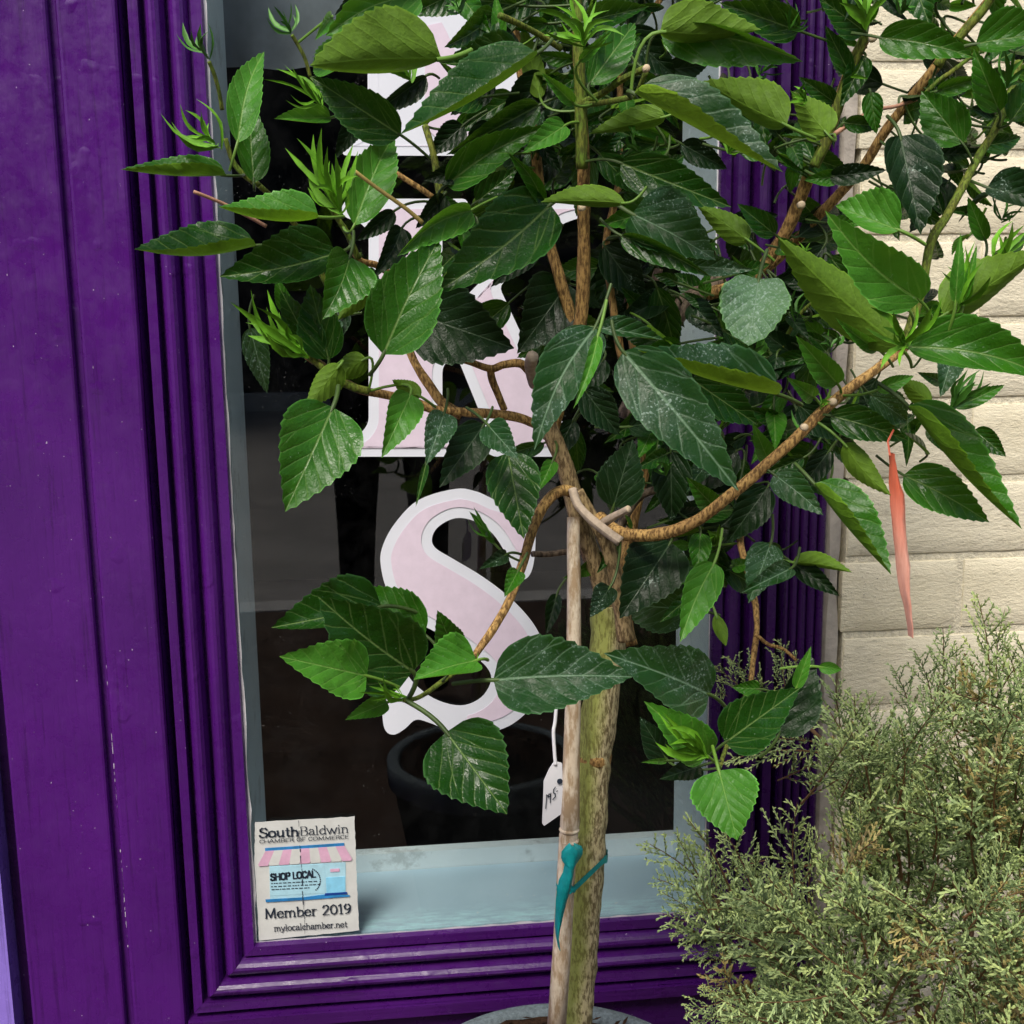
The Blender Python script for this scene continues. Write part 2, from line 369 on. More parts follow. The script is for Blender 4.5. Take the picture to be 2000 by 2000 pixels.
for i in range(len(PROF) - 1):
    for k in range(nx):
        a = i * (nx + 1) + k; b.f.append((a, a + nx + 1, a + nx + 2, a + 1)); b.mi.append(0)
b.build('sill_moulding', M['purple_h'], win)
SW = .086
# apron under the sill, wider light strip first
b = MB(); b.box(XL - SW + .001, XR + SW - .001, -.034, .02, ZB - SW - .016, ZB - SW - .0005); b.build('sill_strip', M['purple_h'], win)
b = MB(); b.box(XL - SW + .001, XR + SW - .001, -.014, .02, .0, ZB - SW - .0165); b.build('apron_panel', M['purple_h'], win)
# glass
b = MB(); b.box(XL - .004, XR + .004, -.001, .002, ZB - .004, ZT); b.build('glass', M['glass'], win)
# caulk line, ragged
b = MB()
def rag(p0, p1, wd, n=90):
    d = (p1 - p0); t = d.normalized(); s_ = Vector((-t.z, 0, t.x))
    base = len(b.v)
    for k in range(n + 1):
        c = p0 + d * k / n; ww = wd * (.55 + 1.1 * abs(noise.noise(c * 23)) + .5 * abs(noise.noise(c * 90)))
        b.v += [c + s_ * 0, c + s_ * ww + Vector((0, -.0006, 0))]; b.uv += [(0, 0)] * 2
    for k in range(n):
        a = base + 2 * k; b.f.append((a, a + 1, a + 3, a + 2)); b.mi.append(0)
yy = -.0035
rag(Vector((XL - .0005, yy, ZT)), Vector((XL - .0005, yy, ZB)), .003)
rag(Vector((XL, yy, ZB - .0005)), Vector((XR, yy, ZB - .0005)), .003)
rag(Vector((XR + .0005, yy, ZB)), Vector((XR + .0005, yy, ZT)), .0022)
b.build('caulk_line', M['caulk'], win)
# reveal inside the glass (painted pale blue) and its back lip
RD = .165
b = MB(); b.box(XL - .03, XL, .004, RD, ZB, ZT); b.build('reveal_board', M['blue'], win)
b = MB(); b.box(XR, XR + .03, .004, RD, ZB, ZT); b.build('reveal_board', M['blue'], win)
b = MB(); b.box(XL - .03, XR + .03, .004, RD, ZB - .03, ZB - .0005); b.build('inner_sill', M['sill'], win)
b = MB(); b.box(XL - .03, XR + .03, RD + .001, RD + .02, ZB - .03, ZB + .026); b.build('inner_lip', M['blue'], win)
# boarded shop interior
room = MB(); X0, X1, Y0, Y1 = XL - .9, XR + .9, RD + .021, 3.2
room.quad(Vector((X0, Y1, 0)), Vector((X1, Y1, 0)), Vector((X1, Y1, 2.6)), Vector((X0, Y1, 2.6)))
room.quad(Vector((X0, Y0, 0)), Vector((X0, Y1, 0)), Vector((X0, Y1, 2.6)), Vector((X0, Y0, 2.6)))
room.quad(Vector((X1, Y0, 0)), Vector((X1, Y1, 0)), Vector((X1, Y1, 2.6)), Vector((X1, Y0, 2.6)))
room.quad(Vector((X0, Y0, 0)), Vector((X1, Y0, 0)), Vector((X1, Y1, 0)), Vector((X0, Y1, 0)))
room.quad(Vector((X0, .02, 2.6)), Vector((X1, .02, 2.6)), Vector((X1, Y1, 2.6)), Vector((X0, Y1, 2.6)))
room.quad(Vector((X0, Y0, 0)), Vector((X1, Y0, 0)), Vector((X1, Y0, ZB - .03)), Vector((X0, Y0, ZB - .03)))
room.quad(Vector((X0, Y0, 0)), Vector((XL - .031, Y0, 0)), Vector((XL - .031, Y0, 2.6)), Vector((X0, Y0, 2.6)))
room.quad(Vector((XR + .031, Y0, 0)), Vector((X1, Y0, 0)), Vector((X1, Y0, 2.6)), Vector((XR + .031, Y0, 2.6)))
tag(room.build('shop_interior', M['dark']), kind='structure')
zt = P(520, 130, .2).z
b = MB(); nseg = 40
for k in range(nseg + 1):
    x = XL - .02 + (XR - XL + .04) * k / nseg; y = .21 + .006 * math.sin(k * 1.3)
    b.v += [Vector((x, y, zt + .002 * math.sin(k))), Vector((x, y, 2.4))]; b.uv += [(0, 0)] * 2
for k in range(nseg): a = 2 * k; b.f.append((a, a + 2, a + 3, a + 1)); b.mi.append(0)
o = b.build('valance', M['shade'], None, True); tag(o, 'grey cloth valance hanging inside across the top of the window', 'valance')

# casing boards left of the window
XF = XL - SW
xb0, xg0, xg1 = P(-58, 700, -.03).x, P(145, 700, -.03).x, P(160, 700, -.03).x
cas = empty('timber_casing', (xb0, 0, 0), 'wide purple painted timber casing with two upright boards left of the window', 'casing')
def board(x0, x1, yf, bev, m, parent, name='board', z0=0, z1=2.6, nz=30):
    b = MB(); prof = [(x0, yf + .03), (x0, yf + bev), (x0 + bev * .4, yf + bev * .25), (x0 + bev, yf), (x1 - bev, yf), (x1 - bev * .4, yf + bev * .25), (x1, yf + bev), (x1, yf + .03)]
    for k in range(nz + 1):
        z = z0 + (z1 - z0) * k / nz
        for i, (x, y) in enumerate(prof):
            wv = .0008 * noise.noise(Vector((x * 7, z * 4, i * .3)))
            b.v.append(Vector((x + wv, y, z))); b.uv.append((0, 0))
    n = len(prof)
    for k in range(nz):
        for i in range(n - 1):
            a = k * n + i; b.f.append((a, a + 1, a + n + 1, a + n)); b.mi.append(0)
    return b.build(name, m, parent)
board(xb0, xg0, -.032, .004, M['purple'], cas)
board(xg1, XF - .002, -.032, .005, M['purple'], cas)
b = MB(); b.box(xg0 - .001, xg1 + .001, -.021, .02, 0, 2.6); b.build('groove_bead', M['purple'], cas)
b = MB(); b.box(xb0 + .002, XF - .002, -.0015, .03, 0, 2.599); b.build('backing', M['purple'], cas)
b = MB()   # filler cracks in the groove
for k in range(46):
    z = P(200, 1880, -.03).z + k * .0085 + rnd.uniform(-.004, .004)
    if rnd.random() < .3: continue
    x = xg1 + .0003 + rnd.uniform(-.0004, .0004); b.box(x, x + rnd.uniform(.0003, .0009), -.0283, -.02, z, z + rnd.uniform(.002, .009))
b.build('filler_crack', M['caulk'], cas)
# lavender wall left of the casing
xlv = P(14, 1850, -.02).x
b = MB(); b.box(-3, xlv, -.02, .02, 0, 2.6); o = b.build('lavender_wall', M['lavender']); tag(o, 'pale lavender painted wall at the lower left edge beside the purple casing', 'wall')
b = MB(); b.box(xlv + .001, xb0 - .001, .012, .03, 0, 2.6); b.build('shadow_gap', M['purple_d'], cas)
# fluted pilaster right of the window
xp0 = XR + SW + .001; xp1 = P(1616, 1050, -.02).x
pil = empty('fluted_pilaster', (xp0, 0, 0), 'dark purple fluted timber upright between the window and the cream brickwork', 'pilaster')
nfl = 5; wf = (xp1 - xp0) / nfl
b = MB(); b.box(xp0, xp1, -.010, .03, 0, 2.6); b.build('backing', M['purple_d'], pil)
for k in range(nfl):
    bb = MB(); x0 = xp0 + k * wf; n = 6; nz = 30
    for q in range(nz + 1):
        z = 2.6 * q / nz
        for i in range(n + 1):
            a = math.pi * i / n; wv = .0006 * noise.noise(Vector((k, z * 6, i * .2)))
            bb.v.append(Vector((x0 + wf * .5 - math.cos(a) * (wf * .46) + wv, -.011 - .010 * math.sin(a) ** .7, z))); bb.uv.append((0, 0))
    for q in range(nz):
        for i in range(n): a = q * (n + 1) + i; bb.f.append((a, a + 1, a + n + 2, a + n + 1)); bb.mi.append(0)
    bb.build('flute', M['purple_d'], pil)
# grey-beige rendered strip and brick wall
xs0, xs1 = xp1 + .0005, P(1646, 1050, -.01).x
b = MB(); nz = 90
for k in range(nz + 1):
    z = 2.6 * k / nz; a = .003 * noise.noise(Vector((0, z * 9, 1))); c_ = .004 * noise.noise(Vector((3, z * 12, 1)))
    b.v += [Vector((xs0 + a * .5, -.004, z)), Vector((xs0 + .006 + a, -.012, z)), Vector((xs1 - .003 + c_, -.010 + a, z)), Vector((xs1 + .004 + c_, .01, z))]; b.uv += [(0, 0)] * 4
for k in range(nz):
    for i in range(3): a = k * 4 + i; b.f.append((a, a + 1, a + 5, a + 4)); b.mi.append(0)
bw = empty('brick_wall', (xs1, 0, 0), 'cream painted brick wall right of the purple shopfront', 'wall')
b.build('render_strip', M['strip'], bw)
b = MB(); b.box(xs1 + .0045, 3, -.0103, .05, 0, 2.6); b.build('mortar', M['mortar'], bw)
zlines = [P(1850, y, -.012).z for y in (120, 285, 454, 616, 762, 917, 1075, 1225)]
course = (zlines[0] - zlines[-1]) / 7
JX = P(1866, 1160, -.012).x; BL = .305; GAP = .0105
def brick(x0, x1, z0, z1, seed):
    b = MB(); nx = max(4, int((x1 - x0) / .022)); nz = 4; yf = -.0122 - .0006 * rnd.random(); w_ = nx + 3
    for j in range(nz + 3):
        for i in range(nx + 3):
            u = 0 if i == 0 else 1 if i == nx + 2 else (i - 1) / nx; v = 0 if j == 0 else 1 if j == nz + 2 else (j - 1) / nz
            rim = i in (0, nx + 2) or j in (0, nz + 2)
            ins = .0014
            x = x0 + (ins + (x1 - x0 - 2 * ins) * u if not (i in (0, nx + 2)) else (x1 - x0) * u)
            z = z0 + (ins + (z1 - z0 - 2 * ins) * v if not (j in (0, nz + 2)) else (z1 - z0) * v)
            x += .0008 * noise.noise(Vector((x * 34, z * 34, seed))); z += .0009 * noise.noise(Vector((x * 30, z * 34, seed + 7)))
            b.v.append(Vector((x, yf + (.0008 if rim else 0) + .0008 * noise.noise(Vector((x * 25, z * 40, seed))), z))); b.uv.append((0, 0))
    for j in range(nz + 2):
        for i in range(nx + 2): a = j * w_ + i; b.f.append((a, a + 1, a + w_ + 1, a + w_)); b.mi.append(0)
    top = (nz + 2) * w_
    loop = list(range(w_)) + [w_ * k + w_ - 1 for k in range(1, nz + 3)] + [top + k for k in range(w_ - 2, -1, -1)] + [w_ * k for k in range(nz + 1, 0, -1)]
    o = len(b.v); n = len(loop)
    for q in loop: p = b.v[q]; b.v += [p.copy(), Vector((p.x, 0, p.z))]; b.uv += [(0, 0)] * 2
    for k in range(n): a, c_ = o + 2 * k, o + 2 * ((k + 1) % n); b.f.append((a + 1, c_ + 1, c_, a)); b.mi.append(0)
    b.build('brick', M['brick'], bw, True)
kz = 0
for r in range(-3, 17):
    zb = zlines[0] - r * course                      # bottom of this course's brick
    z0, z1 = zb, zb + course - GAP
    if z0 < 0: break
    off = JX if r % 2 == 1 else JX + (BL + GAP) / 2
    x = off - 2 * (BL + GAP)
    while x < 1.6:
        a, c_ = max(x + GAP, xs1 + .001), x + BL + GAP
        if c_ - a > .03: brick(a, c_, z0, z1, kz)
        kz += 1; x += BL + GAP
# ------------------------------------------------------------------ letters on the glass
def smooth2(pts, n=6):
    q = [Vector((x, y, 0)) for x, y in pts]; m = len(q); out = []
    for i in range(m):
        p0, p1, p2, p3 = q[i - 1], q[i], q[(i + 1) % m], q[(i + 2) % m]
        for k in range(n):
            t = k / n; v = .5 * ((2 * p1) + (p2 - p0) * t + (2 * p0 - 5 * p1 + 4 * p2 - p3) * t * t + (3 * p1 - p0 - 3 * p2 + p3) * t ** 3)
            out.append((v.x, v.y))
    return out
def roundc(pts, r=10):
    out = []; m = len(pts)
    for i in range(m):
        p = Vector(pts[i]); a = Vector(pts[i - 1]) - p; c_ = Vector(pts[(i + 1) % m]) - p
        rr = min(r, a.length * .45, c_.length * .45); a = a.normalized() * rr; c_ = c_.normalized() * rr
        for t in (0, .33, .67, 1):
            v = (p + a) * (1 - t) ** 2 + p * 2 * t * (1 - t) + (p + c_) * t * t; out.append((v.x, v.y))
    return out
def offset(pts, d):
    m = len(pts); A = sum(pts[i][0] * pts[(i + 1) % m][1] - pts[(i + 1) % m][0] * pts[i][1] for i in range(m)); sg = 1 if A > 0 else -1
    out = []
    for i in range(m):
        p0, p1, p2 = Vector(pts[i - 1]), Vector(pts[i]), Vector(pts[(i + 1) % m])
        e1 = (p1 - p0); e2 = (p2 - p1)
        if e1.length < 1e-6 or e2.length < 1e-6: continue
        e1.normalize(); e2.normalize(); n1 = Vector((-e1.y, e1.x)) * sg; n2 = Vector((-e2.y, e2.x)) * sg
        n_ = (n1 + n2); 
        if n_.length < .2: n_ = n1
        n_ = n_.normalized() * min(d / max(n_.normalized().dot(n1), .5), d * 1.6)
        out.append((p1.x + n_.x, p1.y + n_.y))
    return out
def decal(name, pts, Y, m, parent, th=.0004):
    from mathutils.geometry import tessellate_polygon
    v = [P(x, y, Y) for x, y in pts]
    tri = tessellate_polygon([[Vector((a.x, a.z, 0)) for a in v]])
    n = len(v); vv = v + [a + Vector((0, th, 0)) for a in v]
    f = [tuple(t) for t in tri]
    ff = []
    for t in f:
        a, b_, c_ = (vv[i] for i in t); nr = (b_ - a).cross(c_ - a)
        ff.append(t if nr.y < 0 else t[::-1])
    ff += [(i, (i + 1) % n, (i + 1) % n + n, i + n) for i in range(n)]
    return link(name, vv, ff, m, parent)
S_ = [(889,955),(930,960),(965,975),(990,980),(1010,966),(1034,966),(1043,1000),(1046,1060),(1040,1110),(1026,1131),(1008,1124),(990,1085),(962,1042),(927,1018),(890,1012),(857,1028),(844,1050),(850,1070),(882,1090),(936,1122),(980,1154),(1016,1187),(1045,1223),(1064,1265),(1068,1310),(1055,1355),(1025,1395),(985,1422),(930,1434),(880,1428),(840,1412),(812,1406),(790,1424),(768,1435),(751,1423),(746,1380),(745,1320),(748,1290),(765,1280),(785,1292),(803,1328),(847,1364),(900,1378),(940,1362),(959,1330),(952,1305),(925,1280),(880,1250),(824,1220),(788,1194),(757,1154),(744,1107),(746,1071),(770,1024),(817,977)]
K_ = [(668,892),(668,862),(706,846),(720,826),(720,454),(706,436),(668,422),(668,388),(914,388),(914,422),(876,436),(864,454),(864,625),(1010,478),(1018,450),(996,434),(960,422),(960,388),(1142,388),(1142,422),(1100,436),(975,560),(1105,838),(1140,862),(1140,892),(960,892),(930,862),(952,842),(890,690),(864,716),(864,826),(876,846),(914,862),(914,892)]
R_ = [(667,304),(667,272),(704,256),(718,238),(718,-140),(704,-158),(667,-172),(667,-206),(940,-206),(1040,-186),(1090,-120),(1092,-60),(1060,0),(985,38),(1075,238),(1090,256),(1120,272),(1120,304),(985,304),(940,270),(850,60),(850,238),(866,256),(918,272),(918,304)]
for nm, pts, inset in (('S', smooth2(S_, 5), 21), ('K', roundc(K_, 12), 20), ('R', roundc(R_, 12), 20)):
    lo = decal('letter', pts, -.0022, M['white_vinyl'], win); 
    inner = offset(pts, inset)
    if nm == 'S': inner = [p for p in inner if not (p[0] < 905 and p[1] > 1262)]
    decal('letter_fill', inner, -.0031, M['pink_vinyl'], win)
# ------------------------------------------------------------------ stroke lettering
G = {  # polylines on a unit em: x 0..w, y 0 baseline, 1 cap height, x-height .66
'S': (.62, [[(.55,.85),(.45,.98),(.22,1),(.08,.85),(.1,.66),(.3,.54),(.5,.42),(.57,.24),(.46,.04),(.22,0),(.06,.1),(.04,.22)]]),
'B': (.66, [[(.1,0),(.1,1),(.42,1),(.55,.88),(.52,.62),(.38,.53),(.1,.53)],[(.38,.53),(.58,.42),(.6,.18),(.45,0),(.1,0)]]),
'M': (.95, [[(.05,0),(.14,0),(.16,1),(.46,.08),(.78,1),(.8,0),(.9,0)]]),
'C': (.66, [[(.6,.82),(.45,1),(.2,.95),(.07,.7),(.07,.3),(.2,.05),(.45,0),(.6,.18)]]),
'H': (.74, [[(.1,0),(.1,1)],[(.62,0),(.62,1)],[(.1,.52),(.62,.52)]]),
'A': (.7, [[(.02,0),(.35,1),(.68,0)],[(.14,.36),(.56,.36)]]),
'E': (.58, [[(.52,1),(.1,1),(.1,0),(.54,0)],[(.1,.52),(.46,.52)]]),
'R': (.66, [[(.1,0),(.1,1),(.42,1),(.56,.86),(.54,.62),(.4,.52),(.1,.52)],[(.36,.52),(.62,0)]]),
'O': (.76, [[(.38,1),(.14,.9),(.06,.5),(.14,.1),(.38,0),(.62,.1),(.7,.5),(.62,.9),(.38,1)]]),
'F': (.54, [[(.52,1),(.1,1),(.1,0)],[(.1,.52),(.44,.52)]]),
'P': (.6, [[(.1,0),(.1,1),(.42,1),(.55,.86),(.52,.6),(.4,.5),(.1,.5)]]),
'L': (.54, [[(.1,1),(.1,0),(.5,0)]]),
'o': (.58, [[(.29,.66),(.1,.56),(.05,.33),(.12,.08),(.29,0),(.47,.08),(.53,.33),(.47,.56),(.29,.66)]]),
'u': (.6, [[(.02,.64),(.12,.64),(.12,.18),(.22,.02),(.38,.04),(.48,.16)],[(.48,.66),(.48,0),(.58,0)]]),
't': (.4, [[(.2,.88),(.2,.14),(.28,.01),(.38,.06)],[(.05,.64),(.36,.64)]]),
'h': (.62, [[(.02,1),(.12,1),(.12,0)],[(.12,.5),(.26,.65),(.42,.6),(.49,.45),(.49,0)],[(.02,0),(.22,0)],[(.39,0),(.59,0)]]),
'a': (.54, [[(.08,.52),(.2,.66),(.36,.62),(.42,.48),(.42,.08),(.52,0)],[(.42,.38),(.16,.32),(.06,.16),(.14,.01),(.3,.03),(.42,.14)]]),
'l': (.32, [[(.04,1),(.15,1),(.15,0)],[(.03,0),(.27,0)]]),
'd': (.62, [[(.38,1),(.48,1),(.48,0),(.58,0)],[(.48,.5),(.32,.66),(.12,.55),(.05,.33),(.12,.08),(.3,0),(.48,.14)]]),
'w': (.84, [[(.02,.66),(.22,0),(.4,.6),(.6,0),(.8,.66)]]),
'i': (.3, [[(.04,.64),(.14,.64),(.14,0)],[(.03,0),(.26,0)],[(.14,.86),(.15,.93)]]),
'n': (.62, [[(.02,.64),(.12,.64),(.12,0)],[(.12,.5),(.26,.65),(.42,.6),(.49,.45),(.49,0)],[(.02,0),(.22,0)],[(.39,0),(.59,0)]]),
'm': (.94, [[(.02,.64),(.12,.64),(.12,0)],[(.12,.5),(.24,.65),(.38,.6),(.45,.45),(.45,0)],[(.45,.5),(.58,.65),(.72,.6),(.79,.45),(.79,0)],[(.02,0),(.22,0)],[(.7,0),(.9,0)]]),
'e': (.54, [[(.07,.36),(.48,.38),(.42,.58),(.27,.66),(.1,.54),(.05,.3),(.14,.06),(.32,0),(.48,.12)]]),
'b': (.6, [[(.02,1),(.12,1),(.12,.02),(.3,0),(.48,.1),(.54,.34),(.46,.58),(.3,.66),(.12,.5)]]),
'r': (.46, [[(.02,.64),(.12,.64),(.12,0)],[(.12,.46),(.24,.64),(.42,.62)],[(.02,0),(.24,0)]]),
'y': (.56, [[(.04,.66),(.28,.04)],[(.52,.66),(.28,.04),(.18,-.22),(.04,-.24)]]),
'c': (.5, [[(.46,.52),(.3,.66),(.1,.54),(.05,.3),(.14,.06),(.3,0),(.46,.1)]]),
'.': (.24, [[(.1,.0),(.12,.06)]]),
'2': (.6, [[(.08,.78),(.18,.96),(.38,1),(.5,.84),(.46,.6),(.08,0),(.54,0)]]),
'0': (.62, [[(.3,1),(.12,.85),(.06,.5),(.12,.15),(.3,0),(.48,.15),(.54,.5),(.48,.85),(.3,1)]]),
'1': (.42, [[(.06,.86),(.22,1),(.22,0)],[(.08,0),(.36,0)]]),
'9': (.6, [[(.5,.6),(.32,.42),(.12,.52),(.08,.76),(.2,.98),(.4,.98),(.52,.76),(.48,.36),(.34,.08),(.14,0)]]),
}
def text(s, x0, y0, x1, y1, h, mp, tv=.10, th=.05, b=None):
    """write s between baseline points (x0,y0)-(x1,y1) with cap height h; mp maps plane px to world"""
    tot = sum(G[c][0] if c in G else .35 for c in s); L = math.hypot(x1 - x0, y1 - y0); k = L / tot
    ux, uy = (x1 - x0) / L, (y1 - y0) / L; pen = 0
    b = b or MB()
    for c in s:
        if c in G:
            for pl in G[c][1]:
                q = [((pen + px) * k, py * h) for px, py in pl]
                for a, e in zip(q, q[1:]):
                    dx, dy = e[0] - a[0], e[1] - a[1]; ln = math.hypot(dx, dy)
                    if ln < 1e-6: continue
                    t = (tv * abs(dy) / ln + th * abs(dx) / ln) * h * .5 + .0
                    nx_, ny_ = -dy / ln * t, dx / ln * t; ex, ey = dx / ln * t * .7, dy / ln * t * .7
                    cs = [(a[0] - ex + nx_, a[1] - ey + ny_), (a[0] - ex - nx_, a[1] - ey - ny_), (e[0] + ex - nx_, e[1] + ey - ny_), (e[0] + ex + nx_, e[1] + ey + ny_)]
                    w4 = [mp(x0 + ux * X + uy * Yv, y0 + uy * X - ux * Yv) for X, Yv in cs]
                    nr = (w4[1] - w4[0]).cross(w4[2] - w4[0])
                    if nr.y > 0: w4 = w4[::-1]
                    b.quad(*w4)
        pen += G[c][0] if c in G else .35
    return b
# ------------------------------------------------------------------ member sticker
SK = lambda Y: (lambda cx, cy: P(480 + cx / 7.155, 1580 + cy / 7.155, Y))
stick = empty('window_sticker', P(600, 1720, -.004), 'creased white sticker with pink striped awning in the lower left corner of the glass', 'sticker')
poly = []
for a, e in zip([(132,185),(1520,105),(1548,900),(1585,1695),(185,1845),(120,700)], [(1520,105),(1548,900),(1585,1695),(185,1845),(120,700),(132,185)]):
    for k in range(14):
        t = k / 14; poly.append((a[0] + (e[0] - a[0]) * t + rnd.uniform(-5, 5), a[1] + (e[1] - a[1]) * t + rnd.uniform(-6, 6)))
def dpoly(name, cp, Y, m, parent=stick):
    return decal(name, [(480 + x / 7.155, 1580 + y / 7.155) for x, y in cp], Y, m, parent, .0003)
dpoly('sticker_sheet', poly, -.0036, M['paper'])
dpoly('printed_shopfront', [(330,800),(1395,745),(1400,1215),(340,1270)], -.0042, M['pale_ink'])
dpoly('printed_shop_window', [(330,810),(1100,770),(1115,1175),(340,1215)], -.0046, M['pale_ink'])
dpoly('printed_door', [(1120,960),(1385,945),(1390,1170),(1130,1180)], -.0046, M['sky_ink'])
dpoly('printed_door_sign', [(1180,840),(1310,832),(1312,875),(1182,882)], -.0050, M['pink_ink'])
dpoly('printed_roof_line', [(268,548),(1375,475),(1378,520),(272,590)], -.0046, M['blue_ink'])
for i in range(9):
    tl, tr_ = 275 + i * 122.5, 275 + (i + 1) * 122.5; bl, br = 175 + i * 145.5, 175 + (i + 1) * 145.5
    yt = lambda x: 590 - (x - 272) * .066; yb = lambda x: 775 - (x - 175) * .062
    dpoly('printed_awning_stripe', [(tl, yt(tl)), (tr_, yt(tr_)), (br, yb(br)), (br - 8, yb(br) + 28), (bl + 8, yb(bl) + 28), (bl, yb(bl))], -.0050, M['pink_ink'] if i % 2 == 0 else M['paper'])
dpoly('printed_step', [(275,1265),(800,1235),(1100,1195),(1455,1205),(1455,1225),(800,1275),(280,1305)], -.0050, M['blue_ink'])
dpoly('printed_door_step', [(1110,1180),(1415,1160),(1420,1190),(1100,1212)], -.0054, M['navy_ink'])
mp = SK(-.0052)
tb = MB()
text('South', 190, 400, 745, 375, 125, mp, .2, .09, tb); text('Baldwin', 760, 372, 1440, 330, 120, mp, .11, .06, tb)
text('CHAMBER OF COMMERCE', 190, 480, 1440, 410, 46, mp, .17, .12, tb)
text('SHOP LOCAL', 350, 1000, 980, 950, 88, mp, .26, .2, tb)
text('Member 2019', 262, 1530, 1480, 1455, 130, mp, .16, .07, tb)
text('mylocalchamber.net', 395, 1710, 1420, 1650, 84, mp, .13, .09, tb)
for yy_, x0, x1 in ((1040, 355, 990), (1085, 355, 1040), (1125, 360, 900)):
    x = x0
    while x < x1:
        l = rnd.uniform(18, 60); yl = yy_ - (x - x0) * .05
        tb.quad(*[mp(a, c_) for a, c_ in ((x, yl + 8), (x + l, yl + 6), (x + l, yl - 6), (x, yl - 4))][::1]); x += l + rnd.uniform(8, 22)
for k in range(14):       # the arc right of SHOP LOCAL
    a = R(70 - k * 9); a2 = a - R(6); c0 = (870, 1000)
    q = [(c0[0] + math.cos(a) * 180, c0[1] - math.sin(a) * 180), (c0[0] + math.cos(a2) * 180, c0[1] - math.sin(a2) * 180), (c0[0] + math.cos(a2) * 163, c0[1] - math.sin(a2) * 163), (c0[0] + math.cos(a) * 163, c0[1] - math.sin(a) * 163)]
    tb.quad(*[mp(*z) for z in q[::-1]])
tb.build('printed_lettering', M['ink'], stick)['kind'] = 'stuff'
cb = MB(); q0 = None      # the crease down the sheet
pts = [(735, 160), (745, 300), (742, 400), (760, 560), (765, 700), (790, 900), (790, 1150), (805, 1350), (820, 1550), (825, 1760)]
for a, e in zip(pts, pts[1:]):
    for k in range(3):
        if rnd.random() < .2: continue
        t0, t1 = k / 3, (k + .9) / 3; p0 = (a[0] + (e[0] - a[0]) * t0, a[1] + (e[1] - a[1]) * t0); p1 = (a[0] + (e[0] - a[0]) * t1, a[1] + (e[1] - a[1]) * t1); wd = rnd.uniform(2, 9)
        cb.quad(*[SK(-.0056)(*z) for z in ((p0[0] - wd, p0[1]), (p1[0] - wd * .6, p1[1]), (p1[0] + wd * .6, p1[1]), (p0[0] + wd, p0[1]))])
cb.build('crease', M['ink'], stick)

# ------------------------------------------------------------------ the hibiscus tree
tree = empty('hibiscus_tree', P(1120, 2010, -.42), 'glossy green hibiscus trained as a small tree in front of the purple shop window', 'tree')
SK3 = []                        # sampled skeleton points for petioles
def branch(pts, r0, r1, m, Y0, Y1=None, name='branch', n=9, jit=.15, cut=False, skel=True, parent=None, Ymid=None, sub=5):
    """pts in photo pixels, radii in photo pixels, depth in cm in front of the wall"""
    Y1 = Y0 if Y1 is None else Y1; k = len(pts) - 1
    w3 = []
    for i, (x, y) in enumerate(pts):
        t = i / k; Y = Y0 + (Y1 - Y0) * t
        if Ymid is not None: Y += (Ymid - (Y0 + Y1) / 2) * math.sin(math.pi * t)
        w3.append(P(x, y, -Y / 100))
    c = catmull(w3, sub); s = mpp(pts[0][0], pts[0][1], -(Y0 + Y1) / 200)
    rad = [(r0 + (r1 - r0) * i / (len(c) - 1)) * s * (1 + .10 * noise.noise(p * 40)) for i, p in enumerate(c)]
    b = MB(); b.tube(c, rad, n, 0, True, jit)
    if cut: b.mi[-1] = 1
    if skel: SK3.extend(c)
    return b.build(name, [m, M['cut']], parent or tree, True)
B_ = branch
B_([(1118,2040),(1132,1920),(1140,1800),(1148,1680),(1152,1600),(1158,1500),(1170,1400),(1182,1310),(1188,1250),(1190,1205),(1190,1180)], 30, 33, M['trunk'], 42, 42, 'trunk', 20, .10, sub=8)
B_([(1186,1260),(1182,1180),(1168,1120),(1146,1060),(1128,1005),(1118,960),(1100,900),(1078,850),(1066,800)], 21, 15, M['bark_mid'], 42, 43, n=12)
B_([(1075,860),(1090,790),(1108,720),(1126,660),(1136,610),(1140,520),(1140,430),(1140,330),(1136,250),(1132,160),(1128,60),(1126,-40)], 15, 10, M['bark'], 42, 46, n=10)
B_([(1137,330),(1135,240),(1132,150),(1128,50),(1126,-40)], 12.5, 10, M['bark_g'], 46.4, 47, n=10)
B_([(1122,650),(1110,600),(1092,540),(1072,470),(1058,400),(1050,330),(1040,250),(1024,180),(1012,110),(1003,20)], 12, 8, M['bark'], 41, 38)
B_([(1215,700),(1204,640),(1192,560),(1184,470),(1200,400),(1213,330),(1214,240),(1212,150),(1240,60),(1290,0)], 8, 5, M['bark'], 36, 34)
B_([(1224,1250),(1216,1200),(1206,1150),(1196,1100),(1180,1050),(1150,1000),(1128,960)], 17, 12, M['bark_mid'], 45, 45, n=12)
B_([(1232,1260),(1222,1210),(1216,1160),(1224,1080),(1240,1000),(1260,900),(1250,780),(1240,700),(1232,620),(1230,540)], 14, 7, M['bark'], 38, 34)
B_([(1118,955),(1128,985),(1150,1010),(1180,1035),(1212,1058)], 9, 10, M['stub'], 48, 51, 'cut_stub', cut=True)
B_([(1178,1022),(1200,1008),(1228,994)], 9, 7, M['stub'], 49, 52, 'cut_stub', cut=True)
B_([(1170,1010),(1195,1032),(1230,1045),(1275,1045),(1320,1035),(1365,1015),(1410,980),(1460,940),(1510,895),(1560,850),(1610,800),(1665,755),(1720,715),(1765,682)], 13, 9, M['bark'], 46, 52, n=12, Ymid=53)
B_([(1118,962),(1100,958),(1078,968),(1055,1000),(1035,1050),(1018,1110),(996,1170),(968,1220),(940,1262),(922,1288)], 12, 7, M['bark'], 46, 52, n=10)
B_([(926,1284),(900,1304),(868,1328),(838,1350),(812,1364),(788,1368)], 6, 4, M['bark_g'], 52, 60)
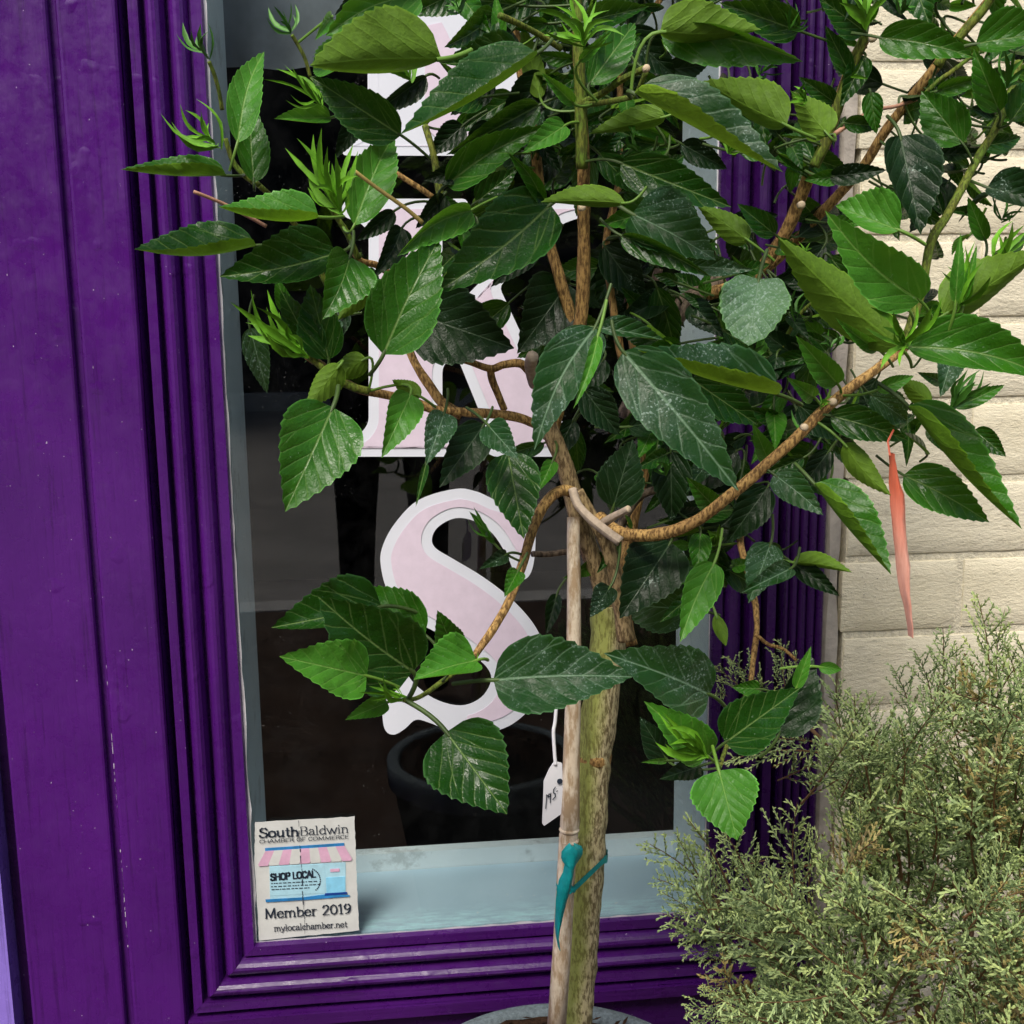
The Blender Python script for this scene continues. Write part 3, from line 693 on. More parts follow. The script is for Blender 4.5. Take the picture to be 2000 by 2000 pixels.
B_([(1080,850),(1050,830),(1010,815),(960,808),(905,805),(850,800),(800,782),(750,770),(705,762),(665,742),(630,715),(600,695)], 10, 7, M['bark'], 42, 50, n=10)
B_([(720,764),(690,757),(655,738),(622,712),(596,690)], 8.5, 6, M['bark_g'], 49.2, 50.4)
B_([(1046,742),(1020,712),(985,712),(958,720),(915,706),(868,694)], 9, 6, M['bark'], 43, 45)
B_([(985,800),(975,775),(962,745),(958,720)], 7, 7, M['bark'], 43, 44)
B_([(1040,695),(1036,720),(1046,750)], 11, 13, M['stub'], 46, 42, 'cut_stub', cut=False)
B_([(900,810),(868,790),(840,755),(812,712),(795,675),(770,640)], 11, 7, M['bark'], 43, 40)
B_([(1230,820),(1262,730),(1290,660),(1320,615),(1360,580),(1410,548)], 24, 18, M['bark_old'], 34, 32, n=14, jit=.3)
B_([(1380,575),(1430,560),(1470,545),(1505,500),(1540,442),(1572,362),(1590,320),(1610,285),(1632,220),(1650,165),(1672,110),(1692,70)], 13, 10, M['bark'], 34, 44, n=12)
B_([(1590,325),(1610,285),(1632,220),(1650,165),(1672,110),(1692,65)], 10.5, 9, M['bark_g'], 42, 44.5, n=10)
B_([(1400,570),(1480,535),(1545,480),(1590,430),(1640,378),(1690,320),(1725,262),(1768,205),(1820,140),(1870,75),(1925,10),(1945,-20)], 11, 8, M['bark'], 33, 46, n=10)
B_([(1830,130),(1870,78),(1925,12),(1945,-20)], 9.5, 8, M['bark_g'], 44.5, 46.6)
B_([(1765,682),(1790,600),(1805,540),(1820,470),(1850,420),(1882,362),(1915,300),(1945,250),(1970,190),(1990,120)], 9, 7, M['bark_g'], 52, 48)
B_([(1630,262),(1670,235),(1710,215),(1748,208),(1790,195)], 4.5, 3.5, M['twig_pink'], 46, 44)
B_([(1524,690),(1545,640),(1575,600),(1612,575)], 4, 3, M['bark_g'], 42, 44)
B_([(1476,1180),(1478,1230),(1472,1280),(1466,1340)], 6, 5, M['bark'], 44, 48)
B_([(1478,1240),(1500,1258),(1530,1268),(1556,1290)], 3.5, 3, M['bark'], 46, 48)
B_([(1440,960),(1450,1010),(1446,1060),(1462,1120),(1476,1185)], 7, 6, M['bark'], 40, 44)
B_([(1466,1335),(1440,1400),(1420,1455),(1405,1500)], 5, 4, M['bark_g'], 48, 54)
B_([(1040,1082),(1075,1082),(1125,1075)], 6, 6, M['bark_old'], 45, 43)
B_([(1190,1120),(1200,1050),(1245,975),(1285,955)], 10, 7, M['bark_old'], 40, 41)
B_([(868,430),(858,370),(846,300),(830,245)], 9, 6, M['bark_g'], 42, 40)
B_([(845,385),(805,358),(760,330)], 6, 5, M['bark'], 40, 40)
B_([(700,505),(680,460),(655,420),(640,395)], 7, 5, M['bark_g'], 46, 48)
B_([(795,560),(740,520),(705,510),(685,480)], 7, 6, M['bark'], 43, 46)
B_([(1000,520),(930,480),(868,430)], 8, 8, M['bark'], 40, 42)
B_([(506,362),(480,345),(455,315),(440,270)], 6, 5, M['bark_g'], 46, 47)
B_([(640,560),(590,460),(545,400),(506,362)], 6, 5.5, M['bark_g'], 43, 46)
B_([(434,215),(428,180),(418,145),(408,120)], 4.5, 4, M['bark_g'], 47, 48)
B_([(606,150),(596,115),(580,85),(570,68)], 4, 3.5, M['bark_g'], 45, 46)
B_([(378,374),(430,395),(480,420),(520,442)], 3.5, 4, M['twig_pink'], 48, 46, 'dry_twig', skel=False)
B_([(690,332),(740,370),(790,405),(825,435)], 3.5, 4.5, M['straw'], 52, 50, 'dry_straw', skel=False)
B_([(1200,210),(1235,195),(1262,140)], 3, 5, M['bark_g'], 42, 45)
B_([(1140,200),(1180,180),(1215,155),(1262,132)], 7, 6, M['bark_g'], 47, 52, cut=True)
B_([(1140,205),(1180,200),(1232,190)], 6, 5, M['bark_g'], 47, 55)
B_([(975,30),(1020,50),(1060,72),(1095,95)], 6, 6, M['bark_g'], 52, 48)
B_([(1190,645),(1220,610),(1235,520)], 7, 6, M['bark_old'], 33, 33)
B_([(1277,620),(1280,560),(1286,525)], 10, 9, M['bark_old'], 32, 32, 'cut_stub')
B_([(1905,105),(1865,135),(1830,160),(1800,190)], 4, 4, M['bark_g'], 46, 45)
for (x, y, Y) in ((1572, 835, 55), (1263, 133, 53), (1706, 74, 47), (1137, 405, 50), (1566, 400, 48), (1628, 785, 55)):   # round pruning scars
    b = MB(); c = P(x, y, -Y / 100); s = mpp(x, y, -Y / 100)
    b.tube([c + Vector((0, .004, 0)), c, c + Vector((0, -.001, 0))], [7 * s, 7.5 * s, 4 * s], 10, 0); b.build('pruning_scar', M['cut'], tree, True)
b = MB(); c = P(1168, 1478, -.42); s = mpp(1168, 1478, -.42)
# ring scar on the trunk and knots
for k, (dz, rr) in enumerate(((-.012, 36), (-.006, 37.5), (0, 38), (.006, 37.2), (.012, 36))): pass
b.tube([P(1160, 1490, -.42), P(1161, 1481, -.42), P(1163, 1472, -.42), P(1164, 1466, -.42)], [31.5 * s, 33.4 * s, 33.4 * s, 31.5 * s], 20, 0, True, .12); b.build('ring_scar', M['bark'], tree, True)

SKA = np.array([tuple(p) for p in SK3])
NT = 24
def leaf_geo(bx, by, tx, ty, W, hL, hR, bow, kind, Y, dY, rg, petiole=True):
    base = P(bx, by, -Y / 100); tip = P(tx, ty, -(Y + dY) / 100)
    flat = P(tx, ty, -Y / 100); La = (flat - base).length
    A = tip - base; L = A.length; A.normalize()
    V = (CAM - (base + tip) / 2).normalized(); Nn = (V - A * V.dot(A)).normalized(); Lt = Nn.cross(A)
    under = kind == 'y'; sg = -1 if under else 1
    foldL, foldR = hL < 0, hR < 0
    def ang(h_, other): 
        a = math.acos(max(-1, min(1, h_)))
        if h_ < 0: return a
        return -a if other else a * sg
    aL, aR = ang(hL, foldR), ang(hR, foldL)
    HW = W * La * (.90 if (hL > 0 and hR > 0) else .92)
    vs_, uv, fs = [], [], []
    ns = 3; nteeth = rg.randint(9, 12); ph = rg.random() * 6; arch = rg.uniform(.03, .09) * sg * L; wav = rg.uniform(.03, .13) * HW; tws = rg.uniform(-.35, .35); wfr = rg.uniform(7, 15)
    wide = rg.uniform(.30, .38)
    for i in range(NT + 1):
        t = i / NT
        tt = t
        prof = (tt / wide) ** .62 * math.exp((1 - tt / wide) * .62) if tt < wide else max(0, (1 - ((tt - wide) / (1 - wide)) ** 1.55)) ** (1.05) 
        if kind == 'g': prof = math.sin(math.pi * min(1, .06 + t * .94)) ** .55
        prof = prof * 1.0 if i else .02
        if i == NT: prof = .012
        tip_ = (i % 2 == 0) and t > .2; edge = 1 + ((.07 if tip_ else -.07) if t > .16 else 0); fw = .026 * L if (tip_ and i < NT) else 0
        c = base + A * (L * t) + Lt * (bow * La * math.sin(math.pi * t)) + Nn * (arch * math.sin(math.pi * t) * (1 if not (foldL or foldR) else -.3))
        if i == NT: c += A * 0
        row = []
        for side, a0 in ((1, aL), (-1, aR)):
            pts = []; q = c.copy(); u = 0
            for j in range(1, ns + 1):
                s_ = j / ns; step = HW * prof / ns
                if j == ns: step *= edge if i not in (0, NT) else 1
                a = a0 * (.66 + .5 * s_ * s_) + tws * (t - .4) * side
                q = q + (Lt * (side * math.cos(a)) + Nn * math.sin(a)) * step
                u += step
                if j == ns: q = q + A * fw
                off = wav * prof * s_ * s_ * (math.sin(t * wfr + ph + side * 1.7) + .5 * math.sin(t * wfr * 2.3 + ph * 2))
                pts.append((q + Nn * off * math.cos(a), u))
            row.append(pts)
        line = [(p, -u) for p, u in reversed(row[0])] + [(c, 0)] + row[1]
        for p, u in line: vs_.append(p); uv.append((u / L + .5, t))
    wd = 2 * ns + 1
    for i in range(NT):
        for j in range(wd - 1):
            a = i * wd + j
            f = (a, a + wd, a + wd + 1, a + 1)
            fs.append(f[::-1] if not under else f)
    # orientation check against the first face
    mid = NT // 3 * wd + ns
    nrm = (vs_[mid + wd] - vs_[mid]).cross(vs_[mid + 1] - vs_[mid])
    want = Nn if not (foldL or foldR) else None
    mi = [0] * len(fs)
    # petiole
    if petiole:
        d = np.linalg.norm(SKA - np.array(tuple(base)), axis=1); back = (SKA - np.array(tuple(base))) @ np.array(tuple(-A))
        sc_ = d * (1.35 - .55 * np.clip(back / np.maximum(d, 1e-6), -1, 1)); k = int(np.argmin(sc_)); dist = d[k]
        if dist < .048: end = Vector(SKA[k])
        else: end = base - A * rg.uniform(.012, .022) + (Vector(SKA[k]) - base).normalized() * .012
        dist = (end - base).length
        p1 = base - A * dist * .4
        pp = [base + A * .004, base]
        for k in range(1, 7):
            t = k / 6; pp.append(base * (1 - t) ** 2 + p1 * 2 * t * (1 - t) + end * t * t)
        b = MB(); rp = max(.0011, min(.0022, HW * .055)); b.tube(pp, [rp * .8] + [rp] * (len(pp) - 1), 6, 1, False)
        o = len(vs_); vs_ += b.v; uv += [(.5, 0)] * len(b.v); fs += [tuple(o + x for x in f) for f in b.f]; mi += [1] * len(b.f)
    ed = [abs(j - ns) / ns for i in range(NT + 1) for j in range(wd)]; ed += [0] * (len(vs_) - len(ed))
    for j in range(wd): ed[NT * wd + j] = 1
    return vs_, fs, uv, mi, ed
def leaf(spec, rg=rnd):
    bx, by, tx, ty, W, hL, hR, bow, kind, Y, dY = spec
    v, f, uv, mi, ed = leaf_geo(*spec, rg)
    return link('leaf', v, f, [LM[kind], PT[kind]], tree, True, uv, mi, ed)
LEAVES = """
442 343 236 331 .24 -.8 .9 .03 m 50 2
500 480 263 487 .32 -.5 .9 .06 d 50 3
622 424 427 404 .36 -.55 .9 .08 b 54 2
464 279 516 101 .24 .9 .75 .06 b 52 -4
496 357 490 195 .27 .7 .95 .02 m 49 -2
655 495 429 540 .36 .35 .95 .03 d 50 2
683 502 630 624 .54 .95 .6 .04 m 54 3
862 116 606 128 .43 .12 .97 -.02 y 55 4
705 100 612 135 .5 .3 .95 .02 b 52 -6
1015 122 862 124 .44 .1 .97 0 d 50 2
1049 104 783 262 .26 -.3 .95 .03 d 56 3
783 264 607 150 .30 .9 .75 .0 d 48 0
645 230 535 232 .30 .2 .9 0 b 47 2
832 148 722 228 .26 .9 .3 0 k 44 0
692 440 768 266 .32 .8 .85 .03 b 50 -4
1053 205 872 302 .24 .8 .5 0 d 44 0
872 362 1072 246 .22 .8 .7 .05 m 45 2
1104 245 1020 299 .33 .7 .95 0 b 48 2
992 335 920 402 .42 .8 .8 0 y 40 -3
1060 396 990 296 .22 .7 .5 -.08 m 50 2
1222 397 1056 395 .26 .1 .8 -.02 y 53 1
1290 395 1168 440 .32 .8 .8 .05 m 46 3
920 411 776 500 .30 .85 .25 -.08 b 52 3
749 692 858 466 .36 .85 .85 .02 m 56 -2
1075 400 850 572 .32 .7 .95 .03 d 50 3
812 612 1004 680 .48 .9 .9 .0 k 45 2
1108 555 1010 690 .5 .9 .8 0 k 39 2
785 445 728 540 .36 .8 .6 .06 k 44 2
770 412 695 470 .32 .8 .5 0 k 44 0
868 380 812 446 .38 .9 .5 0 k 43 0
712 560 660 625 .4 .8 .5 0 y 42 0
905 245 838 304 .38 .8 .9 0 k 40 0
1010 10 850 -12 .3 .8 .7 0 d 46 0
1055 192 1018 38 .20 .8 .8 0 y 44 0
978 82 968 -10 .22 .8 .8 0 b 47 0
1120 202 1058 142 .24 .7 .8 0 b 50 2
1150 165 1240 45 .34 .9 .8 0 m 50 -3
1150 40 1268 12 .32 .8 .6 0 d 50 3
1132 120 1196 60 .16 .8 .8 0 b 52 2
1300 228 1150 262 .26 .3 .9 0 y 48 -2
1290 62 1486 58 .36 .97 .1 -.03 y 56 0
1292 64 1568 120 .22 .25 .95 .05 m 53 3
1560 60 1405 5 .3 .7 .8 0 d 44 0
1238 182 1528 336 .27 .97 -.62 -.01 s 57 4
1536 245 1374 158 .38 .2 .97 .02 y 52 -2
1616 262 1545 178 .42 .8 .9 0 y 49 -2
1717 73 1903 112 .24 .9 .7 .03 m 50 3
1690 62 1598 -6 .36 .8 .8 0 d 45 0
1662 148 1612 50 .24 .8 .8 0 d 44 0
1780 -50 1818 55 .48 .8 .8 0 d 46 2
1906 86 2062 70 .40 .97 .25 .03 m 52 2
1952 218 1902 96 .30 .9 .7 0 m 50 0
1830 178 1934 146 .22 .6 .8 0 m 48 2
1880 280 1800 178 .42 .9 .85 0 m 50 -2
1974 238 2035 150 .42 .9 .7 0 d 50 0
1758 266 1798 458 .40 .97 .45 0 k 50 3
1928 366 2045 410 .42 .95 .3 .04 k 50 3
1925 470 1890 384 .25 .8 .8 0 m 48 0
1798 588 1612 412 .25 .9 .95 .05 b 62 2
1757 450 1632 402 .52 .2 .97 0 b 55 -3
1772 600 1640 430 .24 .8 .4 .06 y 55 1
1762 683 1520 464 .20 .85 .75 .02 y 60 1
1843 616 2040 488 .32 .97 .3 0 y 60 2
1772 678 2055 742 .26 .95 .35 .06 m 60 3
1715 682 1632 621 .20 .8 .6 .03 b 58 2
1636 750 1554 655 .26 .9 .8 0 b 54 2
1590 776 1536 737 .34 .8 .8 0 b 53 2
1519 770 1246 684 .29 -.62 .97 .04 s 60 3
1217 687 1442 958 .215 .95 .9 .01 s 62 4
1162 640 1044 878 .24 .85 .95 -.06 s 62 3
1168 655 1120 798 .13 .8 .6 .03 b 64 3
1165 640 1295 664 .26 .95 .2 .02 s 52 0
1198 990 1236 858 .42 .9 .9 0 k 47 0
1310 880 1312 1018 .36 .9 .8 0 k 44 0
1397 992 1341 932 .34 .9 .8 0 m 50 2
1500 898 1470 826 .30 .8 .9 0 b 50 2
1512 927 1608 1006 .29 .9 .85 .02 s 54 3
1590 945 1740 1122 .30 .97 -.55 -.02 m 60 4
1648 866 1740 968 .24 .8 .7 -.05 y 55 2
1622 812 1773 860 .26 .85 .8 .02 d 54 2
1700 770 1772 822 .5 .8 .8 0 s 47 0
1773 793 1995 1033 .23 .97 -.6 -.03 m 58 4
1765 928 1932 1020 .27 .95 .75 .02 m 55 3
1903 840 1965 892 .34 .8 .8 0 d 48 2
1862 690 1836 776 .38 .9 .8 0 s 49 2
1712 762 1785 734 .26 .8 .8 0 b 56 0
1820 787 1758 742 .34 .8 .8 0 y 46 0
1864 797 1962 752 .2 .8 .8 0 m 52 0
1548 1098 1664 1118 .24 .9 .1 .04 y 52 2
1549 1100 1640 1164 .25 .8 .7 0 k 51 2
1505 1062 1462 1178 .34 .9 .9 0 s 52 3
1545 1110 1448 1158 .3 .5 .8 0 s 54 3
1310 1060 1210 1208 .42 .9 .9 0 k 47 3
1350 1190 1205 1180 .42 .9 .9 0 s 46 -3
1368 1042 1362 1128 .32 .9 .8 0 m 50 2
1395 1100 1328 1254 .27 .9 .75 -.03 b 56 3
1398 1200 1418 1262 .26 .8 .8 0 y 52 2
1192 1146 1152 1206 .42 .8 .9 0 k 52 2
1355 1160 1288 1216 .26 .8 .8 0 d 49 2
650 796 557 999 .43 .95 .85 .0 m 60 4
665 712 597 798 .34 .9 .7 0 y 52 0
715 700 640 742 .40 .8 .8 0 y 50 0
802 770 745 894 .34 .9 .7 0 b 52 3
822 775 766 742 .4 .8 .8 0 y 51 0
868 806 833 908 .36 .9 .8 0 s 53 3
945 830 858 952 .32 .9 .9 0 k 50 3
832 905 812 990 .13 .8 .6 0 d 53 3
953 830 1012 896 .42 .9 .9 0 s 53 3
992 885 1023 1052 .36 .95 .9 0 d 50 3
1080 900 1050 962 .30 .8 .8 0 m 47 2
990 1082 936 1112 .32 .8 .8 0 k 50 2
1012 1115 985 1166 .42 .8 .8 0 m 54 2
966 1062 916 998 .12 .8 .6 0 m 50 0
1088 1160 1066 1240 .24 .8 .8 0 k 40 2
806 1311 622 1166 .44 .9 .85 .02 d 60 3
745 1185 530 1226 .40 .15 .95 0 d 54 2
830 1240 700 1150 .42 .5 .9 0 m 54 -3
716 1320 546 1282 .42 .75 .95 .0 b 63 3
930 1290 808 1328 .56 .25 .97 -.03 b 63 2
886 1268 854 1192 .42 .9 .9 0 m 58 2
756 1372 674 1406 .32 .7 .8 0 b 60 2
872 1430 990 1590 .48 .9 .9 0 d 62 4
964 1328 1234 1322 .34 .95 .8 .02 s 64 2
1385 1356 1180 1276 .35 .8 .95 -.02 s 60 3
1417 1450 1562 1344 .37 .9 .85 0 d 62 2
1520 1437 1583 1275 .38 .3 .97 0 k 56 -2
1555 1345 1584 1262 .2 .8 .8 0 b 57 0
1598 1302 1644 1308 .34 .8 .8 0 b 55 0
1484 1346 1430 1342 .4 .8 .8 0 m 56 0
1382 1476 1258 1370 .30 .85 .95 .0 b 62 2
1368 1496 1288 1522 .34 .8 .9 0 k 60 2
1300 1480 1250 1400 .40 .8 .8 0 k 52 0
1302 1486 1252 1489 .16 .8 .8 0 b 60 2
1404 1505 1440 1641 .50 .95 .95 0 b 65 3
1235 418 1398 508 .46 .97 .55 .02 s 50 3
1350 520 1470 527 .24 .9 .6 0 s 47 2
1462 470 1360 398 .28 .8 .85 0 y 46 -2
1514 458 1440 398 .30 .8 .9 0 d 46 0
1212 318 1428 404 .22 .9 .9 0 d 49 2
1213 460 1388 540 .20 .3 .85 .03 d 52 2
1482 545 1462 675 .62 .9 .9 0 g 56 3
1620 345 1732 332 .24 .8 .8 0 k 50 2
1640 345 1570 352 .3 .8 .8 0 m 50 0
1648 240 1722 247 .30 .8 .8 0 d 46 0
1700 180 1712 262 .34 .8 .8 0 m 47 0
1690 110 1640 210 .3 .8 .8 0 d 44 0
1630 200 1560 150 .3 .8 .8 0 d 42 0
1866 592 1876 455 .13 .8 .8 0 b 62 0
1880 600 1908 478 .11 .8 .8 0 b 61 0
1490 300 1410 262 .3 .8 .8 0 k 38 0
1560 300 1660 335 .3 .8 .8 0 d 40 0
960 345 1080 400 .3 .8 .8 0 k 38 0
1050 470 960 560 .3 .8 .8 0 k 37 0
1300 300 1200 250 .3 .8 .8 0 d 40 0
1330 280 1420 330 .32 .8 .8 0 k 37 0
1620 500 1700 600 .3 .8 .8 0 d 46 0
1610 480 1520 600 .34 .8 .8 0 k 38 0
1690 560 1740 690 .34 .8 .8 0 k 44 0
1560 700 1480 640 .34 .8 .8 0 k 42 0
1350 740 1480 830 .34 .9 .8 0 d 44 0
1280 740 1400 830 .34 .9 .8 0 k 40 0
1380 780 1270 900 .38 .9 .8 0 k 38 0
1440 880 1330 960 .36 .9 .8 0 k 38 0
1500 950 1420 1060 .34 .9 .8 0 k 42 0
1440 1000 1350 1080 .34 .9 .8 0 k 38 0
1140 760 1210 850 .38 .9 .8 0 k 46 0
1120 820 1080 900 .34 .9 .8 0 k 38 0
1180 700 1120 780 .34 .9 .8 0 k 44 0
1260 1060 1330 1150 .4 .9 .8 0 k 40 0
1560 790 1640 860 .36 .9 .8 0 k 48 0
1620 880 1560 960 .3 .9 .8 0 k 46 0
1300 560 1200 620 .3 .9 .8 0 k 34 0
1180 480 1260 590 .36 .9 .8 0 k 36 0
1090 300 1010 380 .3 .9 .8 0 k 38 0
1170 300 1250 380 .3 .9 .8 0 d 42 0
1420 440 1520 420 .3 .8 .8 0 k 38 0
1590 560 1640 640 .34 .8 .8 0 k 40 0
560 610 540 540 .3 .8 .8 0 m 49 0
642 702 606 556 .40 .9 .7 0 d 50 0
618 700 548 566 .32 .8 .9 0 d 50 0
820 -8 636 70 .30 .8 .8 -.08 b 50 2
1000 60 900 170 .40 .9 .8 0 k 45 0
960 150 880 225 .36 .9 .8 0 k 43 0
1070 150 970 250 .36 .9 .8 0 k 43 0
1040 -10 940 60 .36 .9 .8 0 d 44 0
900 -20 800 30 .36 .9 .8 0 d 44 0
960 240 900 330 .34 .9 .8 0 k 42 0
1220 60 1320 150 .36 .9 .8 0 k 38 0
1330 -20 1400 60 .36 .9 .8 0 k 40 0
1140 -20 1050 60 .36 .9 .8 0 d 42 0
830 560 800 640 .36 .9 .8 0 k 44 0
965 30 868 92 .38 .9 .7 .04 d 47 2
900 -6 960 66 .34 .9 .8 0 m 46 2
940 190 840 205 .34 .8 .9 0 d 46 2
905 330 828 352 .34 .9 .7 0 k 45 0
930 395 1010 330 .34 .9 .7 0 d 44 0
700 230 655 310 .30 .8 .8 0 k 45 0
488 640 522 768 .26 .8 .8 0 s 44 0
700 200 600 165 .26 .8 .7 0 d 46 0
730 30 640 70 .36 .8 .8 0 b 50 0
"""
for ln in LEAVES.strip().splitlines():
    a = ln.split(); s = [float(x) for x in a]if False else [float(x) if i != 8 else x for i, x in enumerate(a)]
    if s[4] <= 0: continue
    leaf(s)
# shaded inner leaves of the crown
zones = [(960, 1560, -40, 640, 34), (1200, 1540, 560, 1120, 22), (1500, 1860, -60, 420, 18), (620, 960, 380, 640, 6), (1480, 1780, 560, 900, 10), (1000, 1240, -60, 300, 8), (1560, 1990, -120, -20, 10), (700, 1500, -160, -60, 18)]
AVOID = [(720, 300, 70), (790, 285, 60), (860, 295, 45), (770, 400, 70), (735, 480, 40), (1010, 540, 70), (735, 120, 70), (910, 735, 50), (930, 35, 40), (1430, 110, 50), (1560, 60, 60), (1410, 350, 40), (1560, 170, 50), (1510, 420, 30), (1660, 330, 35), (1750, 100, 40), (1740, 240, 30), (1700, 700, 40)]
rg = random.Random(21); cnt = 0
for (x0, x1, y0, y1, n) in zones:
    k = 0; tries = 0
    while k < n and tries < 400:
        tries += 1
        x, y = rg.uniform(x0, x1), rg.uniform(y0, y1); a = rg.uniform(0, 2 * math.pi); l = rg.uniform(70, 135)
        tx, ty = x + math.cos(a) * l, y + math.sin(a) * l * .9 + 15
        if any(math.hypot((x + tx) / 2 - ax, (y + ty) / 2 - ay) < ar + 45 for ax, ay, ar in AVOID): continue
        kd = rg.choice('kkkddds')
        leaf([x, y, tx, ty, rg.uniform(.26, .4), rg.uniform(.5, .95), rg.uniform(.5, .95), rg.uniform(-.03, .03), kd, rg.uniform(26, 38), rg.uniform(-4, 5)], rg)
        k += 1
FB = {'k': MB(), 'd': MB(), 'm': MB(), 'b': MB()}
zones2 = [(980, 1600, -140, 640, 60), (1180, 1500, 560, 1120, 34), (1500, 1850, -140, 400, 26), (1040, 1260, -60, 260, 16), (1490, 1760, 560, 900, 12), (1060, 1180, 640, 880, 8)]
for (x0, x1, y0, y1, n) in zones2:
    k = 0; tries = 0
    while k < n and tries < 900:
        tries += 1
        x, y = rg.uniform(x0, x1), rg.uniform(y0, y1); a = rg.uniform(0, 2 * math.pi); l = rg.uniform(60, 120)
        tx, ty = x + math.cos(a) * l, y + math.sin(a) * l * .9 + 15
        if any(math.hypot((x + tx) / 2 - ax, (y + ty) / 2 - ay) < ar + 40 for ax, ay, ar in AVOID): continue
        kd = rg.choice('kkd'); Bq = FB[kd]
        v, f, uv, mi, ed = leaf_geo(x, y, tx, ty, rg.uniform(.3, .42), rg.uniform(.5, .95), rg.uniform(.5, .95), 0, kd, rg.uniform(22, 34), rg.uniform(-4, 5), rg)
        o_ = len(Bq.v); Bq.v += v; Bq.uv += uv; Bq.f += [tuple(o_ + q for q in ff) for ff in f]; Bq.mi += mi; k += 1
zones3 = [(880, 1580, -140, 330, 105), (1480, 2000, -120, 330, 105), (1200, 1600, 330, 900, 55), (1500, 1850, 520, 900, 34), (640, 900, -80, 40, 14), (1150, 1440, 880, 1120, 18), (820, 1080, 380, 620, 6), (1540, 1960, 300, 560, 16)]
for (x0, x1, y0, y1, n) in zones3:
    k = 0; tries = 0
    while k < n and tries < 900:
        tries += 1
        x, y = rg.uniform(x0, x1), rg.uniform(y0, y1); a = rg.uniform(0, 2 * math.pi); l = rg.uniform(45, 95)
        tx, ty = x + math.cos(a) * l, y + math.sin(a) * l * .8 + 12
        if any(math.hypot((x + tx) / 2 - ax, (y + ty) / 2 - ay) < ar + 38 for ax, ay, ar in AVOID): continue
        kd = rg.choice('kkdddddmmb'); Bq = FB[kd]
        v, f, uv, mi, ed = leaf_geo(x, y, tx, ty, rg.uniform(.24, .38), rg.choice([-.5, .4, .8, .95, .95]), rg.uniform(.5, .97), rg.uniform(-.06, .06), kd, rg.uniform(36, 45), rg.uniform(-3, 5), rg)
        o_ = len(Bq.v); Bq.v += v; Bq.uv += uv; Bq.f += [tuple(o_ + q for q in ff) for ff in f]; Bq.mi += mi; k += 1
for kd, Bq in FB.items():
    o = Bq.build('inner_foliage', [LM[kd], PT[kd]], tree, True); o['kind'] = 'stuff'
# ------------------------------------------------------------------ young shoots
def shoot(base, tips, Y, w=7, m='shoot', extra=0, curl=.10):
    b = MB(); rg = random.Random(int(base[0] * 7 + base[1]))
    tl = list(tips)
    cx = sum(t[0] for t in tips) / len(tips); cy = sum(t[1] for t in tips) / len(tips)
    for k in range(extra):
        t = rg.choice(tips); f = rg.uniform(.4, .9); tl.append((base[0] + (t[0] - base[0]) * f + rg.uniform(-16, 16), base[1] + (t[1] - base[1]) * f + rg.uniform(-16, 16)))
    for (tx, ty) in tl:
        Yb, Yt = -(Y) / 100, -(Y + rg.uniform(-1.5, 2.5)) / 100
        f0 = rg.uniform(0, .35)
        p0 = P(base[0] + (cx - base[0]) * f0, base[1] + (cy - base[1]) * f0, Yb); p1 = P(tx, ty, Yt)
        A = p1 - p0; L = A.length
        if L < .002: continue
        A.normalize(); V = (CAM - p0).normalized(); Nn = (V - A * V.dot(A)).normalized(); Lt = Nn.cross(A)
        th = rg.uniform(-.9, .9); Lt2 = Lt * math.cos(th) + Nn * math.sin(th); N2 = Nn * math.cos(th) - Lt * math.sin(th)
        hw = .72 * w * mpp(*base, Yb) * rg.uniform(.5, 1.1) * min(1, L / .03); bow = rg.uniform(-curl, curl) * L
        n0 = len(b.v); n = 7
        for i in range(n + 1):
            t = i / n; pr = math.sin(math.pi * min(1, t * .85 + .12)) ** .8 * (1 + (.16 if i % 2 else -.1)) if i < n else .03
            c = p0 + A * L * t + Lt * bow * math.sin(math.pi * t) * 2
            b.v += [c + Lt2 * hw * pr + N2 * hw * .45 * pr, c, c - Lt2 * hw * pr + N2 * hw * .45 * pr]; b.uv += [(.4, t), (.5, t), (.6, t)]
        for i in range(n):
            for j in range(2): a = n0 + i * 3 + j; b.f.append((a, a + 3, a + 4, a + 1)); b.mi.append(0)
    return b.build('young_shoot', M[m], tree, True)
shoot((432, 292), [(314, 222), (335, 238), (352, 203), (362, 215), (383, 193), (392, 215), (408, 240), (345, 262)], 52, 8, extra=7)
shoot((410, 118), [(357, 44), (374, 60), (392, 46), (406, 44), (344, 66)], 50, 9, 'shoot2', 2)
shoot((570, 68), [(524, 14), (535, 12), (520, 34), (568, 4), (576, 8), (552, 20)], 50, 7, 'shoot2', 3)
shoot((638, 216), [(514, 155), (538, 134), (556, 128), (570, 130), (590, 150), (602, 165), (625, 182)], 50, 7, extra=5)
shoot((668, 425), [(557, 289), (580, 270), (612, 262), (628, 250), (640, 285), (655, 300), (690, 282), (695, 320), (600, 330), (640, 330)], 57, 11, extra=12)
shoot((604, 700), [(450, 590), (490, 566), (502, 600), (522, 566), (545, 610), (562, 632), (480, 630), (520, 650)], 56, 11, extra=12)
shoot((808, 165), [(700, 96), (742, 98), (760, 92), (798, 108), (790, 120)], 51, 9, extra=5)
shoot((1140, 100), [(1080, 10), (1060, 60), (1110, -20), (1165, 0), (1190, 20), (1095, 40), (1220, 70), (1200, 40), (1150, 60), (1040, 20)], 54, 9, extra=12, curl=.14)
shoot((1690, 60), [(1640, -30), (1668, -20), (1720, -30), (1742, -10), (1700, -40)], 50, 8, extra=6)
shoot((1965, 175), [(1958, 96), (1982, 98), (2000, 115), (2010, 130), (1990, 150), (1962, 120)], 51, 8, 'shoot2', 5)
